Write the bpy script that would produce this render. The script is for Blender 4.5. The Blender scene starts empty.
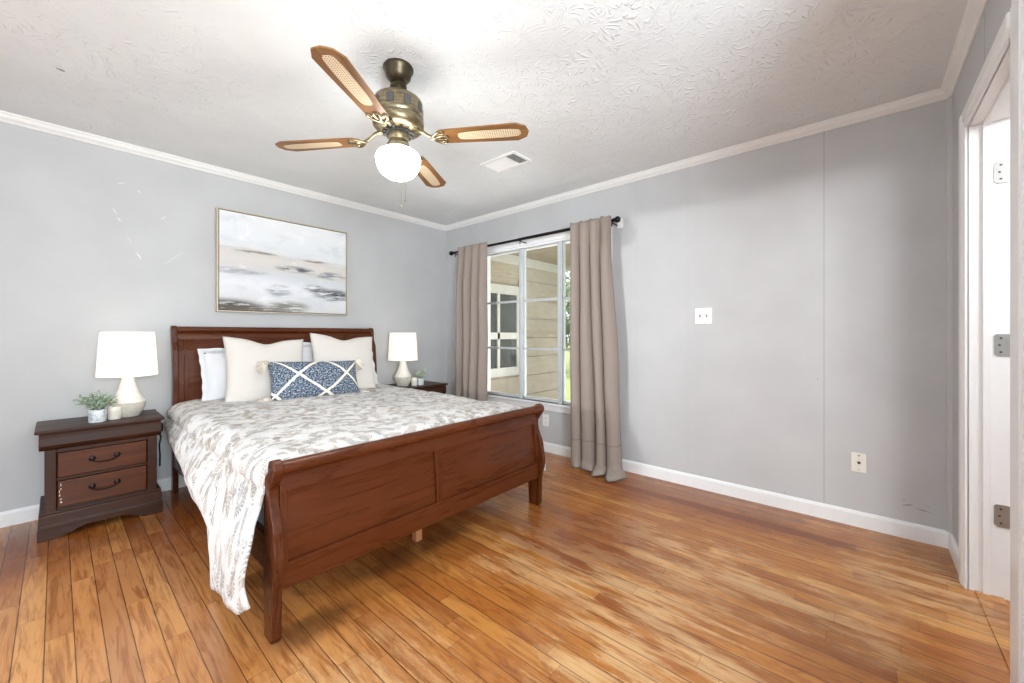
import bpy, bmesh, math, random
from mathutils import Vector, Matrix, noise
random.seed(7)
PI = math.pi
S = bpy.context.scene
COL = S.collection

# ------------------------------------------------------------------ camera, world, lights, exposure
cam_d = bpy.data.cameras.new('camera')
cam = bpy.data.objects.new('camera', cam_d); COL.objects.link(cam)
cam_d.sensor_width = 36.0; cam_d.lens = 400.0 / 1024 * 36
cam_d.shift_y = -7.5 / 1024; cam_d.clip_start = 0.02
cam.location = (-3.131, -3.815, 1.138)
cam.rotation_euler = (PI / 2, 0, -math.atan2(0.7513, 0.66))
S.camera = cam

W = bpy.data.worlds.new('world'); S.world = W; W.use_nodes = True
W.node_tree.nodes['Background'].inputs[0].default_value = (0.91, 0.96, 1.0, 1)
W.node_tree.nodes['Background'].inputs[1].default_value = 1.75

def light(name, kind, loc, energy, color=(1, 1, 1), rot=(0, 0, 0), **kw):
    d = bpy.data.lights.new(name, kind); d.energy = energy; d.color = color
    for k, v in kw.items(): setattr(d, k, v)
    o = bpy.data.objects.new(name, d); COL.objects.link(o); o.location = loc; o.rotation_euler = rot
    return o
# sun over the yard outside the window
light('sun', 'SUN', (6, 6, 8), 4.0, (1, .95, .86), (math.radians(-32), 0, math.radians(-40)), angle=math.radians(1))
# daylight at the porch, coming in through the window
light('porch_daylight', 'AREA', (2.4, -2.6, 2.3), 40, (.96, .98, 1), (0, math.radians(20), 0), shape='RECTANGLE', size=2.5, size_y=2.5)
# fill light added on the porch, aimed up through the window at the ceiling
light('porch_fill', 'AREA', (1.35, -1.6, .25), 52, (.97, .98, 1), (0, math.radians(128), 0), shape='RECTANGLE', size=1.6, size_y=2.2)
# unseen fill light added behind the camera to brighten the ceiling
light('ceiling_fill', 'AREA', (-3.2, -5.1, 1.4), 112, (.84, .93, 1), (math.radians(128), 0, math.radians(-25)), shape='DISK', size=0.9)
# unseen light, assumed beyond the left wall, added to cast the wall patch
light('assumed_side_light', 'AREA', (-9.1, -1.5, 1.99), 185, (.97, .98, 1), (0, math.radians(-88), 0), shape='DISK', size=0.22)

S.view_settings.view_transform = 'Standard'
S.view_settings.look = 'None'
S.view_settings.gamma = 1.0
S.view_settings.use_curve_mapping = False
S.view_settings.exposure = 0.30
S.cycles.max_bounces = 10
S.cycles.diffuse_bounces = 6
S.cycles.transparent_max_bounces = 12
S.cycles.sample_clamp_indirect = 6

# ------------------------------------------------------------------ node helpers
def lin(r, g, b):
    f = lambda c: (c / 255 / 12.92) if c / 255 <= .04045 else ((c / 255 + .055) / 1.055) ** 2.4
    return (f(r), f(g), f(b), 1)

class NT:
    def __init__(s, name):
        s.m = bpy.data.materials.new(name); s.m.use_nodes = True
        s.t = s.m.node_tree; s.b = s.t.nodes['Principled BSDF']; s.out = s.t.nodes['Material Output']
    def n(s, typ, ins=None, **props):
        x = s.t.nodes.new(typ)
        for k, v in props.items(): setattr(x, k, v)
        for k, v in (ins or {}).items():
            if isinstance(v, bpy.types.NodeSocket): s.t.links.new(v, x.inputs[k])
            else: x.inputs[k].default_value = v
        return x
    def set(s, **kw):
        for k, v in kw.items():
            k = k.replace('_', ' ')
            if isinstance(v, bpy.types.NodeSocket): s.t.links.new(v, s.b.inputs[k])
            else: s.b.inputs[k].default_value = v
        return s
    def obj(s): return s.n('ShaderNodeTexCoord').outputs['Object']
    def uv(s): return s.n('ShaderNodeTexCoord').outputs['UV']
    def map(s, v, scale=(1, 1, 1), loc=(0, 0, 0), rot=(0, 0, 0)):
        return s.n('ShaderNodeMapping', {'Vector': v, 'Scale': scale, 'Location': loc, 'Rotation': rot}).outputs[0]
    def noise(s, v, scale, detail=3, rough=.5, dist=0, out='Fac'):
        return s.n('ShaderNodeTexNoise', {'Vector': v, 'Scale': scale, 'Detail': detail, 'Roughness': rough, 'Distortion': dist}).outputs[out]
    def math(s, op, a, b=0.0, c=None, clamp=False):
        ins = {0: a, 1: b}
        if c is not None: ins[2] = c
        return s.n('ShaderNodeMath', ins, operation=op, use_clamp=clamp).outputs[0]
    def vmath(s, op, a, b=(0, 0, 0)):
        x = s.n('ShaderNodeVectorMath', {0: a, 1: b}, operation=op)
        return x.outputs['Value'] if op in ('LENGTH', 'DISTANCE', 'DOT_PRODUCT') else x.outputs[0]
    def ramp(s, f, *stops, interp='LINEAR'):
        x = s.n('ShaderNodeValToRGB', {0: f}); cr = x.color_ramp; cr.interpolation = interp
        for i, (p, c) in enumerate(stops):
            e = cr.elements[i] if i < 2 else cr.elements.new(p)
            e.position = p; e.color = c if len(c) == 4 else (*c, 1)
        return x.outputs[0]
    def rng(s, f, a, b, c=0.0, d=1.0):
        return s.n('ShaderNodeMapRange', {0: f, 1: a, 2: b, 3: c, 4: d}, clamp=True, interpolation_type='SMOOTHSTEP').outputs[0]
    def mix(s, f, a, b, blend='MIX'):
        x = s.n('ShaderNodeMix', data_type='RGBA', blend_type=blend)
        for i, v in ((0, f), (6, a), (7, b)):
            if isinstance(v, bpy.types.NodeSocket): s.t.links.new(v, x.inputs[i])
            else: x.inputs[i].default_value = v
        return x.outputs[2]
    def sep(s, v):
        o = s.n('ShaderNodeSeparateXYZ', {0: v}).outputs; return o[0], o[1], o[2]
    def comb(s, x=0.0, y=0.0, z=0.0): return s.n('ShaderNodeCombineXYZ', {0: x, 1: y, 2: z}).outputs[0]
    def bump(s, h, strength=.3, dist=.01):
        s.set(Normal=s.n('ShaderNodeBump', {'Height': h, 'Strength': strength, 'Distance': dist}).outputs[0]); return s

def plain(name, rgb, rough=.5, metal=0.0, var=.06, scale=30, bump=0.0, spec=.5):
    q = NT(name); c = lin(*rgb)
    nz = q.noise(q.obj(), scale, 4)
    lo = tuple(max(0, x * (1 - var)) for x in c[:3]) + (1,); hi = tuple(min(1, x * (1 + var)) for x in c[:3]) + (1,)
    q.set(Base_Color=q.ramp(nz, (.3, lo), (.7, hi)), Roughness=rough, Metallic=metal)
    q.b.inputs['Specular IOR Level'].default_value = spec
    if bump: q.bump(nz, bump, .002)
    return q.m

def wood(name, dark, mid, light_, axis=0, rough=.28, scale=1.0):
    q = NT(name); sc = [14 * scale] * 3; sc[axis] = 1.3 * scale
    v = q.map(q.obj(), tuple(sc))
    warp = q.noise(q.obj(), 2.2, 2)
    g = q.noise(v, 1.6, 6, .62, 1.2)
    fine = q.noise(q.map(q.obj(), tuple(x * 6 for x in sc)), 1.5, 3)
    f = q.math('ADD', q.math('MULTIPLY', g, .7), q.math('MULTIPLY', warp, .3))
    c = q.ramp(f, (.3, lin(*dark)), (.5, lin(*mid)), (.72, lin(*light_)))
    c = q.mix(q.rng(fine, .5, .75, 0, .22), c, lin(*dark))
    q.set(Base_Color=c, Roughness=q.rng(g, .3, .7, rough - .05, rough + .1))
    q.b.inputs['Coat Weight'].default_value = .08; q.b.inputs['Specular IOR Level'].default_value = .3; q.b.inputs['Coat Roughness'].default_value = .18
    return q.bump(fine, .06, .001).m

# ------------------------------------------------------------------ mesh helpers
def empty(name, loc, label, cat, group=None, rz=0):
    o = bpy.data.objects.new(name, None); COL.objects.link(o); o.location = loc; o.rotation_euler = (0, 0, rz)
    o.empty_display_size = .1
    return tag(o, label, cat, group)
def tag(o, label, cat, group=None):
    o['label'] = label; o['category'] = cat
    if group: o['group'] = group
    return o
def obj(name, bm, mat, parent=None, smooth=False, bevel=0, solid=0, sub=0, loc=None, rot=None, label=None, kind=None):
    bmesh.ops.recalc_face_normals(bm, faces=bm.faces[:]) if not solid else None
    me = bpy.data.meshes.new(name); bm.to_mesh(me); bm.free()
    if smooth:
        for p in me.polygons: p.use_smooth = True
    me.materials.append(mat)
    o = bpy.data.objects.new(name, me); COL.objects.link(o)
    if parent: o.parent = parent
    if loc: o.location = loc
    if rot: o.rotation_euler = rot
    if solid:
        m = o.modifiers.new('thickness', 'SOLIDIFY'); m.thickness = solid; m.offset = 0
    if sub:
        m = o.modifiers.new('smooth', 'SUBSURF'); m.levels = sub; m.render_levels = sub
    if bevel:
        m = o.modifiers.new('edges', 'BEVEL'); m.width = bevel; m.segments = 2; m.limit_method = 'ANGLE'; m.angle_limit = math.radians(40)
    if smooth == 'auto':
        try:
            me.set_sharp_from_angle(angle=math.radians(40))
        except Exception: pass
    if label: o['label'] = label
    if kind: o['kind'] = kind
    return o
def struct(name, bm, mat, parent=None, **kw):
    return obj(name, bm, mat, parent, kind=None if parent else 'structure', **kw)
def BM(): return bmesh.new()
def box(bm, x0, x1, y0, y1, z0, z1):
    vs = [bm.verts.new((x, y, z)) for x in (x0, x1) for y in (y0, y1) for z in (z0, z1)]
    for f in ((0, 1, 3, 2), (4, 6, 7, 5), (0, 4, 5, 1), (2, 3, 7, 6), (0, 2, 6, 4), (1, 5, 7, 3)):
        bm.faces.new([vs[i] for i in f])
    return bm
def bxs(*bs):
    bm = BM()
    for b in bs: box(bm, *b)
    return bm
def lathe(bm, prof, n=32, c=(0, 0), cap=True):
    rings = []
    for r, z in prof:
        rings.append([bm.verts.new((c[0] + r * math.cos(2 * PI * i / n), c[1] + r * math.sin(2 * PI * i / n), z)) for i in range(n)])
    for a, b in zip(rings, rings[1:]):
        for i in range(n): bm.faces.new((a[i], a[(i + 1) % n], b[(i + 1) % n], b[i]))
    if cap:
        bm.faces.new(rings[0][::-1]); bm.faces.new(rings[-1])
    return bm
def tube(bm, pts, r, n=8, closed=False):
    pts = [Vector(p) for p in pts]; rings = []; N = len(pts); up = Vector((0, 0, 1))
    prev = None
    for i, p in enumerate(pts):
        a = pts[i - 1] if (i or closed) else p; b = pts[(i + 1) % N] if (i < N - 1 or closed) else p
        d = (b - a).normalized()
        if prev is None:
            u = d.cross(up if abs(d.z) < .9 else Vector((1, 0, 0))).normalized()
        else: u = (prev - d * prev.dot(d)).normalized()
        prev = u; w = d.cross(u); rr = r[i] if isinstance(r, (list, tuple)) else r
        rings.append([bm.verts.new(p + (u * math.cos(2 * PI * k / n) + w * math.sin(2 * PI * k / n)) * rr) for k in range(n)])
    for i in range(N if closed else N - 1):
        a, b = rings[i], rings[(i + 1) % N]
        for k in range(n): bm.faces.new((a[k], a[(k + 1) % n], b[(k + 1) % n], b[k]))
    if not closed: bm.faces.new(rings[0][::-1]); bm.faces.new(rings[-1])
    return bm
def prism(bm, poly, axis, a, b):
    """poly: 2D outline; axis 0: (y,z) along x, 1: (x,z) along y, 2: (x,y) along z"""
    def P(u, v, t): return ((t, u, v), (u, t, v), (u, v, t))[axis]
    A = [bm.verts.new(P(u, v, a)) for u, v in poly]; B = [bm.verts.new(P(u, v, b)) for u, v in poly]
    n = len(poly); bm.faces.new(A); bm.faces.new(B[::-1])
    for i in range(n): bm.faces.new((A[i], B[i], B[(i + 1) % n], A[(i + 1) % n]))
    return bm
def grid(bm, nu, nv, fn, uvfn=None):
    V = [[bm.verts.new(fn(i / nu, j / nv)) for j in range(nv + 1)] for i in range(nu + 1)]
    uvl = bm.loops.layers.uv.new('uv') if uvfn else None
    for i in range(nu):
        for j in range(nv):
            f = bm.faces.new((V[i][j], V[i + 1][j], V[i + 1][j + 1], V[i][j + 1]))
            if uvl:
                for l, (a, b) in zip(f.loops, ((i, j), (i + 1, j), (i + 1, j + 1), (i, j + 1))):
                    l[uvl].uv = uvfn(a / nu, b / nv)
    return bm
def interp(x, pts):
    if x <= pts[0][0]: return pts[0][1]
    for (a, va), (b, vb) in zip(pts, pts[1:]):
        if x <= b:
            t = (x - a) / (b - a); t = t * t * (3 - 2 * t); return va + (vb - va) * t
    return pts[-1][1]
def dup(root, loc, label, rz=0):
    r = root.copy(); COL.objects.link(r); r.location = loc; r.rotation_euler = (0, 0, rz); r['label'] = label
    for ch in list(root.children):
        c = ch.copy(); COL.objects.link(c); c.parent = r
        for g in ch.children:
            d = g.copy(); COL.objects.link(d); d.parent = c
    return r

# ------------------------------------------------------------------ materials
def mat_wall():
    q = NT('grey_wall_paint'); o = q.obj(); x, y, z = q.sep(o)
    nz = q.noise(o, 3, 3); fine = q.noise(q.map(o, (1, 1, .35)), 160, 2)
    c = q.ramp(nz, (.3, lin(190, 191, 192)), (.7, lin(197, 198, 199)))
    # panel seams in the window wall
    seam = None
    for pos, w in ((-3.632, .0022), (-2.42, .0012), (-2.825, .0012)):
        m = q.math('LESS_THAN', q.math('ABSOLUTE', q.math('SUBTRACT', y, pos)), w)
        m = q.math('MULTIPLY', m, .55 if w > .002 else .18)
        seam = m if seam is None else q.math('MAXIMUM', seam, m)
    seam = q.math('MULTIPLY', seam, q.math('GREATER_THAN', x, -.02))
    m = q.math('MULTIPLY', q.math('LESS_THAN', q.math('ABSOLUTE', q.math('SUBTRACT', x, -.764)), .0025), q.math('LESS_THAN', y, -4.1))
    seam = q.math('MAXIMUM', seam, m)
    c = q.mix(seam, c, lin(134, 135, 137))
    q.set(Base_Color=c, Roughness=.55); q.b.inputs['Specular IOR Level'].default_value = .35
    return q.bump(fine, .05, .002).m

def mat_ceiling():
    q = NT('stomped_ceiling_texture'); o = q.obj()
    wv = q.vmath('ADD', o, q.vmath('MULTIPLY', q.noise(o, 9, 2, out='Color'), (.10, .10, 0)))
    v = q.n('ShaderNodeTexVoronoi', {'Vector': wv, 'Scale': 8.5, 'Randomness': 1}, voronoi_dimensions='2D')
    d = q.vmath('SUBTRACT', q.vmath('MULTIPLY', wv, (1, 1, 0)), q.vmath('MULTIPLY', v.outputs['Position'], (1, 1, 0)))
    dx, dy, _ = q.sep(d)
    ang = q.math('ARCTAN2', dy, dx)
    nz = q.noise(o, 22, 3); big = q.noise(o, 2.2, 2)
    st = q.math('SINE', q.math('ADD', q.math('MULTIPLY', ang, 13), q.math('MULTIPLY', nz, 9)))
    st = q.math('POWER', q.rng(st, .1, 1), 2)
    h = q.math('MULTIPLY', st, q.rng(nz, .40, .62))
    h = q.math('MULTIPLY', h, q.rng(big, .34, .62, .25, 1))
    h = q.math('ADD', h, q.math('MULTIPLY', q.noise(o, 70, 3), .35))
    q.set(Base_Color=q.ramp(big, (.3, lin(226, 230, 231)), (.7, lin(234, 238, 239))), Roughness=.8)
    return q.bump(h, .55, .0075).m

def mat_floor():
    q = NT('worn_oak_strip_flooring'); o = q.obj(); x, y, z = q.sep(o)
    PW = .0735
    u = q.math('DIVIDE', x, PW); row = q.math('FLOOR', u); fu = q.math('SUBTRACT', u, row)
    wn = lambda v, out='Value': q.n('ShaderNodeTexWhiteNoise', {'Vector': v}, noise_dimensions='3D').outputs[out]
    r1 = wn(q.comb(row, 3.1, 0.0))
    r2 = wn(q.comb(row, 9.7, 0.0))
    plen = q.math('ADD', .55, q.math('MULTIPLY', r2, .7))
    vv = q.math('DIVIDE', q.math('ADD', y, q.math('MULTIPLY', r1, 7)), plen); pid = q.math('FLOOR', vv); fv = q.math('SUBTRACT', vv, pid)
    rnd = wn(q.comb(row, pid, 1.0)); rc = wn(q.comb(row, pid, 5.0), 'Color')
    # grain, shifted per board
    gv = q.vmath('ADD', q.vmath('MULTIPLY', o, (1, .075, 1)), q.vmath('MULTIPLY', rc, (5, 5, 5)))
    g = q.noise(gv, 38, 6, .62, 1.4)
    g2 = q.noise(gv, 150, 3, .6)
    figure = q.noise(q.vmath('ADD', q.vmath('MULTIPLY', o, (1, .22, 1)), q.vmath('MULTIPLY', rc, (9, 9, 9))), 14, 3, .5, 2.2)
    base = q.ramp(rnd, (0, lin(140, 80, 34)), (.2, lin(166, 102, 46)), (.75, lin(182, 118, 55)), (1, lin(198, 140, 74)))
    base = q.mix(q.rng(figure, .48, .66, 0, .5), base, lin(140, 76, 34))
    base = q.mix(q.rng(g, .47, .70, 0, .68), base, lin(118, 62, 28))
    base = q.mix(q.rng(g2, .52, .75, 0, .3), base, lin(100, 52, 24))
    def blob(cx, cy, rx, ry, amp=.35, sc=3.0):
        d = q.vmath('LENGTH', q.vmath('MULTIPLY', q.vmath('SUBTRACT', q.comb(x, y), (cx, cy, 0)), (1 / rx, 1 / ry, 1)))
        return q.rng(q.math('ADD', d, q.math('MULTIPLY', q.math('SUBTRACT', q.noise(o, sc, 5, .6), .5), amp * 4)), 1.0, .35)
    streak = q.noise(q.map(o, (7, 1.1, 1)), 2.2, 6, .65)
    # finish worn off to pale bare wood where people walk
    worn = None
    for b in ((-1.75, -3.25, .75, .55), (-2.55, -2.75, .5, .5), (-.52, -3.98, .40, .34, .18), (-1.45, -2.75, .4, .8), (-1.05, -3.2, .35, .9)):
        m = blob(*b); worn = m if worn is None else q.math('MAXIMUM', worn, m)
    wf = q.math('MULTIPLY', worn, q.rng(streak, .40, .60))
    base = q.mix(q.math('MULTIPLY', wf, .6), base, q.mix(q.rng(g, .45, .7), lin(224, 188, 138), lin(190, 146, 96)))
    # redder, darker boards along the edges and under the bed
    red = None
    for b in ((-.25, -2.9, .35, 1.2), (-3.4, -.6, .9, .55), (-2.5, -.9, .5, .9), (-1.7, -1.4, .9, .8), (-1.2, -2.6, .5, .5)):
        m = blob(*b); red = m if red is None else q.math('MAXIMUM', red, m)
    base = q.mix(q.math('MULTIPLY', red, .55), base, q.mix(.75, base, lin(150, 78, 40), 'MULTIPLY'))
    base = q.mix(q.math('MULTIPLY', red, .28), base, lin(140, 74, 38))
    dull = q.math('MAXIMUM', blob(-3.05, -1.7, 1.0, 1.3), blob(-2.6, -2.6, .6, .7))
    base = q.mix(q.math('MULTIPLY', dull, .42), base, q.mix(q.rng(g, .42, .66), lin(202, 150, 100), lin(156, 104, 64)))
    # dark stains at the foot of the bed
    st = q.math('MAXIMUM', blob(-1.85, -2.05, .45, .16), blob(-2.45, -2.2, .22, .13))
    base = q.mix(q.math('MULTIPLY', st, .6), base, lin(74, 46, 28))
    # gaps
    eu = q.math('MULTIPLY', q.math('MINIMUM', fu, q.math('SUBTRACT', 1.0, fu)), PW)
    ev = q.math('MULTIPLY', q.math('MINIMUM', fv, q.math('SUBTRACT', 1.0, fv)), plen)
    gw = q.math('ADD', .0004, q.math('MULTIPLY', q.noise(o, 2.6, 3), .0026))
    gap = q.math('MAXIMUM', q.math('LESS_THAN', eu, gw), q.math('MULTIPLY', q.math('LESS_THAN', ev, .0011), .6))
    base = q.mix(q.math('MULTIPLY', gap, .8), base, lin(58, 30, 14))
    rough = q.math('ADD', q.rng(streak, .3, .7, .15, .27), q.math('MULTIPLY', wf, .16))
    q.set(Base_Color=base, Roughness=rough)
    q.b.inputs['Specular IOR Level'].default_value = .5
    h = q.math('SUBTRACT', q.math('MULTIPLY', g, .15), gap)
    h = q.math('ADD', h, q.math('MULTIPLY', q.noise(q.map(o, (9, 1, 1)), 1.3, 2), .5))
    return q.bump(h, .22, .002).m

M = dict(
    wall=mat_wall(), ceil=mat_ceiling(), floor=mat_floor(),
    trim=plain('white_trim_paint', (236, 237, 237), .35, var=.015),
    crown=plain('crown_paint', (236, 236, 234), .45, var=.015),
    jamb=plain('door_frame_paint', (240, 240, 240), .3, var=.01),
    bed=wood('cherry_bed_wood', (66, 29, 11), (85, 40, 16), (98, 49, 21), 0),
    bedv=wood('cherry_bed_post_wood', (62, 27, 10), (81, 38, 15), (95, 47, 20), 2),
    nightd=wood('walnut_drawer_wood', (56, 24, 8), (82, 40, 15), (98, 52, 22), 0, .4),
    night=wood('dark_walnut_wood', (38, 17, 6), (56, 27, 11), (72, 37, 17), 0, .45),
    pale=wood('pale_pine', (150, 96, 60), (180, 122, 80), (200, 146, 100), 2, .5),
    bronze=plain('dark_bronze', (44, 36, 32), .35, .85),
    black=plain('black_rod_metal', (34, 31, 30), .38, .7),
    steel=plain('brushed_nickel', (186, 186, 182), .35, .9),
    alu=plain('mill_aluminium', (196, 200, 202), .45, .35, var=.05, scale=12),
    plate=plain('white_plastic', (240, 240, 238), .3, var=.01),
    ivory=plain('ivory_plastic', (236, 234, 224), .3, var=.01),
    slot=plain('dark_slot', (70, 68, 66), .5),
    toggle=plain('grey_toggle', (190, 190, 188), .4),
    dark=plain('black_cable', (40, 42, 46), .5),
    sheet=plain('white_cotton', (226, 227, 230), .9, var=.015, scale=60, bump=.15, spec=.15),
    tick=plain('mattress_ticking', (206, 206, 208), .9, var=.04, scale=40, spec=.15),
    cream=plain('cream_linen', (222, 216, 209), .95, var=.03, scale=180, bump=.25, spec=.15),
    tassel=plain('cream_yarn', (228, 220, 205), .95, var=.1, scale=200, bump=.5, spec=.1),
    wax=plain('candle_wax', (238, 232, 214), .4, var=.02),
    label_=plain('cream_label', (226, 220, 204), .6, var=.03),
    leafA=plain('grey_green_leaf', (150, 168, 146), .6, var=.25, scale=60),
    leafB=plain('pale_leaf', (196, 208, 188), .6, var=.15, scale=60),
    stemm=plain('thin_stem', (110, 120, 90), .7),
    soil=plain('pot_moss', (90, 96, 78), .9, var=.3, scale=80),
)
def mat_brass():
    q = NT('antique_brass'); nz = q.noise(q.map(q.obj(), (1, 1, 3)), 26, 4)
    q.set(Base_Color=q.ramp(nz, (.3, lin(104, 94, 72)), (.55, lin(142, 130, 104)), (.75, lin(180, 170, 142))), Metallic=.9, Roughness=.36)
    return q.m
M['brass'] = mat_brass()
M['oldbrass'] = plain('dark_antique_brass', (78, 70, 54), .4, .85, var=.2, scale=40)
M['blade'] = wood('oak_fan_blade', (84, 54, 26), (130, 90, 48), (162, 120, 70), 0, .45)
def mat_cane():
    q = NT('woven_cane'); o = q.obj(); x, y, z = q.sep(o)
    P = .0105
    def f(t): return q.math('ABSOLUTE', q.math('SUBTRACT', q.math('FRACT', q.math('DIVIDE', t, P)), .5))
    hole = q.rng(q.math('ADD', q.math('POWER', f(x), 2), q.math('POWER', f(y), 2)), .085, .05)
    q.set(Base_Color=q.mix(hole, lin(218, 202, 172), lin(130, 98, 64)), Roughness=.6)
    return q.bump(q.math('SUBTRACT', 1.0, hole), .5, .002).m
M['cane'] = mat_cane()
def emit(name, col, strength, base=(240, 238, 232)):
    q = NT(name); nz = q.noise(q.obj(), 8, 2)
    q.set(Base_Color=lin(*base), Emission_Color=q.ramp(nz, (0, col), (1, tuple(min(1, c * 1.03) for c in col))), Emission_Strength=strength, Roughness=.3); return q.m
M['globe'] = emit('lit_opal_glass', (1, .97, .92), 18)
M['bulb'] = emit('lit_bulb', (1, .86, .66), 12)
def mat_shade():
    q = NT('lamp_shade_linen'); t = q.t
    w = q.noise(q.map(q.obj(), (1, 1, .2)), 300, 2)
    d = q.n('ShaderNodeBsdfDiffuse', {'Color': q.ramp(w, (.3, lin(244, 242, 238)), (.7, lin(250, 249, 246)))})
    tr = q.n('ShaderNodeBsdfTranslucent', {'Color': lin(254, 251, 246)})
    em = q.n('ShaderNodeEmission', {'Color': (1, .97, .93, 1), 'Strength': .14})  # faint glow put into the linen on top of the bulb light behind
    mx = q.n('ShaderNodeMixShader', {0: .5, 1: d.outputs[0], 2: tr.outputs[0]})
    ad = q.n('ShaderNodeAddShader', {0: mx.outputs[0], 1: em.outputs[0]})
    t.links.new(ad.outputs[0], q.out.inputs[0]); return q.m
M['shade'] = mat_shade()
def mat_ceramic():
    q = NT('white_ceramic'); o = q.obj()
    nz = q.noise(q.map(o, (1, 1, 3)), 40, 3)
    q.set(Base_Color=q.ramp(nz, (.3, lin(236, 230, 220)), (.7, lin(246, 242, 234))), Roughness=.25); return q.m
M['ceramic'] = mat_ceramic()
def mat_glaze():
    q = NT('pearly_grey_glaze'); o = q.obj()
    nz = q.noise(q.map(o, (1, 1, 5)), 30, 4)
    q.set(Base_Color=q.ramp(nz, (.3, lin(196, 190, 176)), (.7, lin(222, 216, 204))), Roughness=.18); return q.m
M['glaze'] = mat_glaze()
def mat_marble():
    q = NT('grey_white_marble'); o = q.obj()
    nz = q.noise(o, 22, 6, .6, 2.5)
    q.set(Base_Color=q.ramp(nz, (.35, lin(168, 176, 184)), (.5, lin(222, 226, 230)), (.7, lin(240, 242, 244))), Roughness=.3); return q.m
M['marble'] = mat_marble()
def mat_curtain():
    q = NT('taupe_curtain_fabric'); o = q.obj(); uv = q.uv()
    w = q.noise(q.map(uv, (900, 260, 1)), 1, 2); big = q.noise(o, 3, 2)
    _, v, _ = q.sep(uv)
    hem = q.math('LESS_THAN', q.math('ABSOLUTE', q.math('SUBTRACT', v, .245)), .004)
    c = q.ramp(w, (.3, lin(148, 136, 127)), (.7, lin(168, 155, 146)))
    c = q.mix(q.math('MULTIPLY', hem, .45), c, lin(120, 106, 96))
    d = q.n('ShaderNodeBsdfDiffuse', {'Color': c}); tr = q.n('ShaderNodeBsdfTranslucent', {'Color': c})
    mx = q.n('ShaderNodeMixShader', {0: .12, 1: d.outputs[0], 2: tr.outputs[0]})
    q.t.links.new(mx.outputs[0], q.out.inputs[0]); return q.m
M['curtain'] = mat_curtain()
def mat_comforter():
    q = NT('white_comforter_with_taupe_sprigs'); uv = q.uv()
    def sprigs(off, cell, L, wd, pitch, ns, lo):
        base = q.vmath('ADD', uv, off)
        base = q.vmath('ADD', base, q.vmath('MULTIPLY', q.noise(base, 14, 2, out='Color'), (.03, .03, 0)))
        c = q.n('ShaderNodeTexVoronoi', {'Vector': base, 'Scale': cell}, voronoi_dimensions='2D')
        d = q.vmath('MULTIPLY', q.vmath('SUBTRACT', base, c.outputs['Position']), (1, 1, 0))
        a = q.math('MULTIPLY', q.sep(c.outputs['Color'])[0], 6.283)
        px, py, _ = q.sep(q.n('ShaderNodeVectorRotate', {'Vector': d, 'Angle': a}, rotation_type='Z_AXIS').outputs[0])
        py = q.math('ADD', py, q.math('MULTIPLY', q.math('MULTIPLY', px, px), 5.0))
        ay = q.math('ABSOLUTE', py)
        fr = q.math('FRACT', q.math('DIVIDE', q.math('ADD', q.math('SUBTRACT', px, q.math('MULTIPLY', ay, 1.1)), q.math('MULTIPLY', q.math('GREATER_THAN', py, 0.0), pitch * .45)), pitch))
        band = q.math('ABSOLUTE', q.math('SUBTRACT', fr, .5))
        # leaf swells in the middle of its length
        k = q.math('DIVIDE', ay, wd); swell = q.math('MULTIPLY', q.math('MULTIPLY', k, q.math('SUBTRACT', 1.0, k)), 1.5)
        leaf = q.rng(q.math('SUBTRACT', swell, band), -.04, .06)
        stem = q.rng(ay, .0022, .0010)
        m = q.math('MAXIMUM', leaf, stem)
        m = q.math('MULTIPLY', m, q.rng(q.math('ABSOLUTE', px), L, L * .9))
        return q.math('MULTIPLY', m, q.rng(q.noise(base, ns, 3, .6), lo, lo + .08))
    tone = q.noise(uv, 6, 2)
    big = q.noise(uv, 1.6, 2)
    c = q.ramp(tone, (.3, lin(208, 207, 205)), (.7, lin(217, 216, 215)))
    l3 = sprigs((7.3, 1.1, 0), 9, .065, .028, .018, 7, .42)
    c = q.mix(q.math('MULTIPLY', l3, .55), c, lin(206, 206, 206))
    l1 = sprigs((0, 0, 0), 12, .050, .021, .0135, 8, .43)
    c = q.mix(q.math('MULTIPLY', l1, .85), c, q.ramp(tone, (.35, lin(166, 150, 132)), (.65, lin(158, 153, 150))))
    l2 = sprigs((3.7, 5.1, 0), 14, .042, .018, .0115, 9, .45)
    c = q.mix(q.math('MULTIPLY', l2, .85), c, q.ramp(big, (.4, lin(138, 124, 108)), (.6, lin(134, 134, 137))))
    q.set(Base_Color=c, Roughness=.9); q.b.inputs['Specular IOR Level'].default_value = .15
    ob = q.obj(); h = q.math('ADD', q.noise(q.map(ob, (1, 1.4, 1)), 9, 3, .55, 1.0), q.math('MULTIPLY', q.noise(ob, 40, 3), .25))
    return q.bump(h, .7, .018).m
M['comf'] = mat_comforter()
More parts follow.
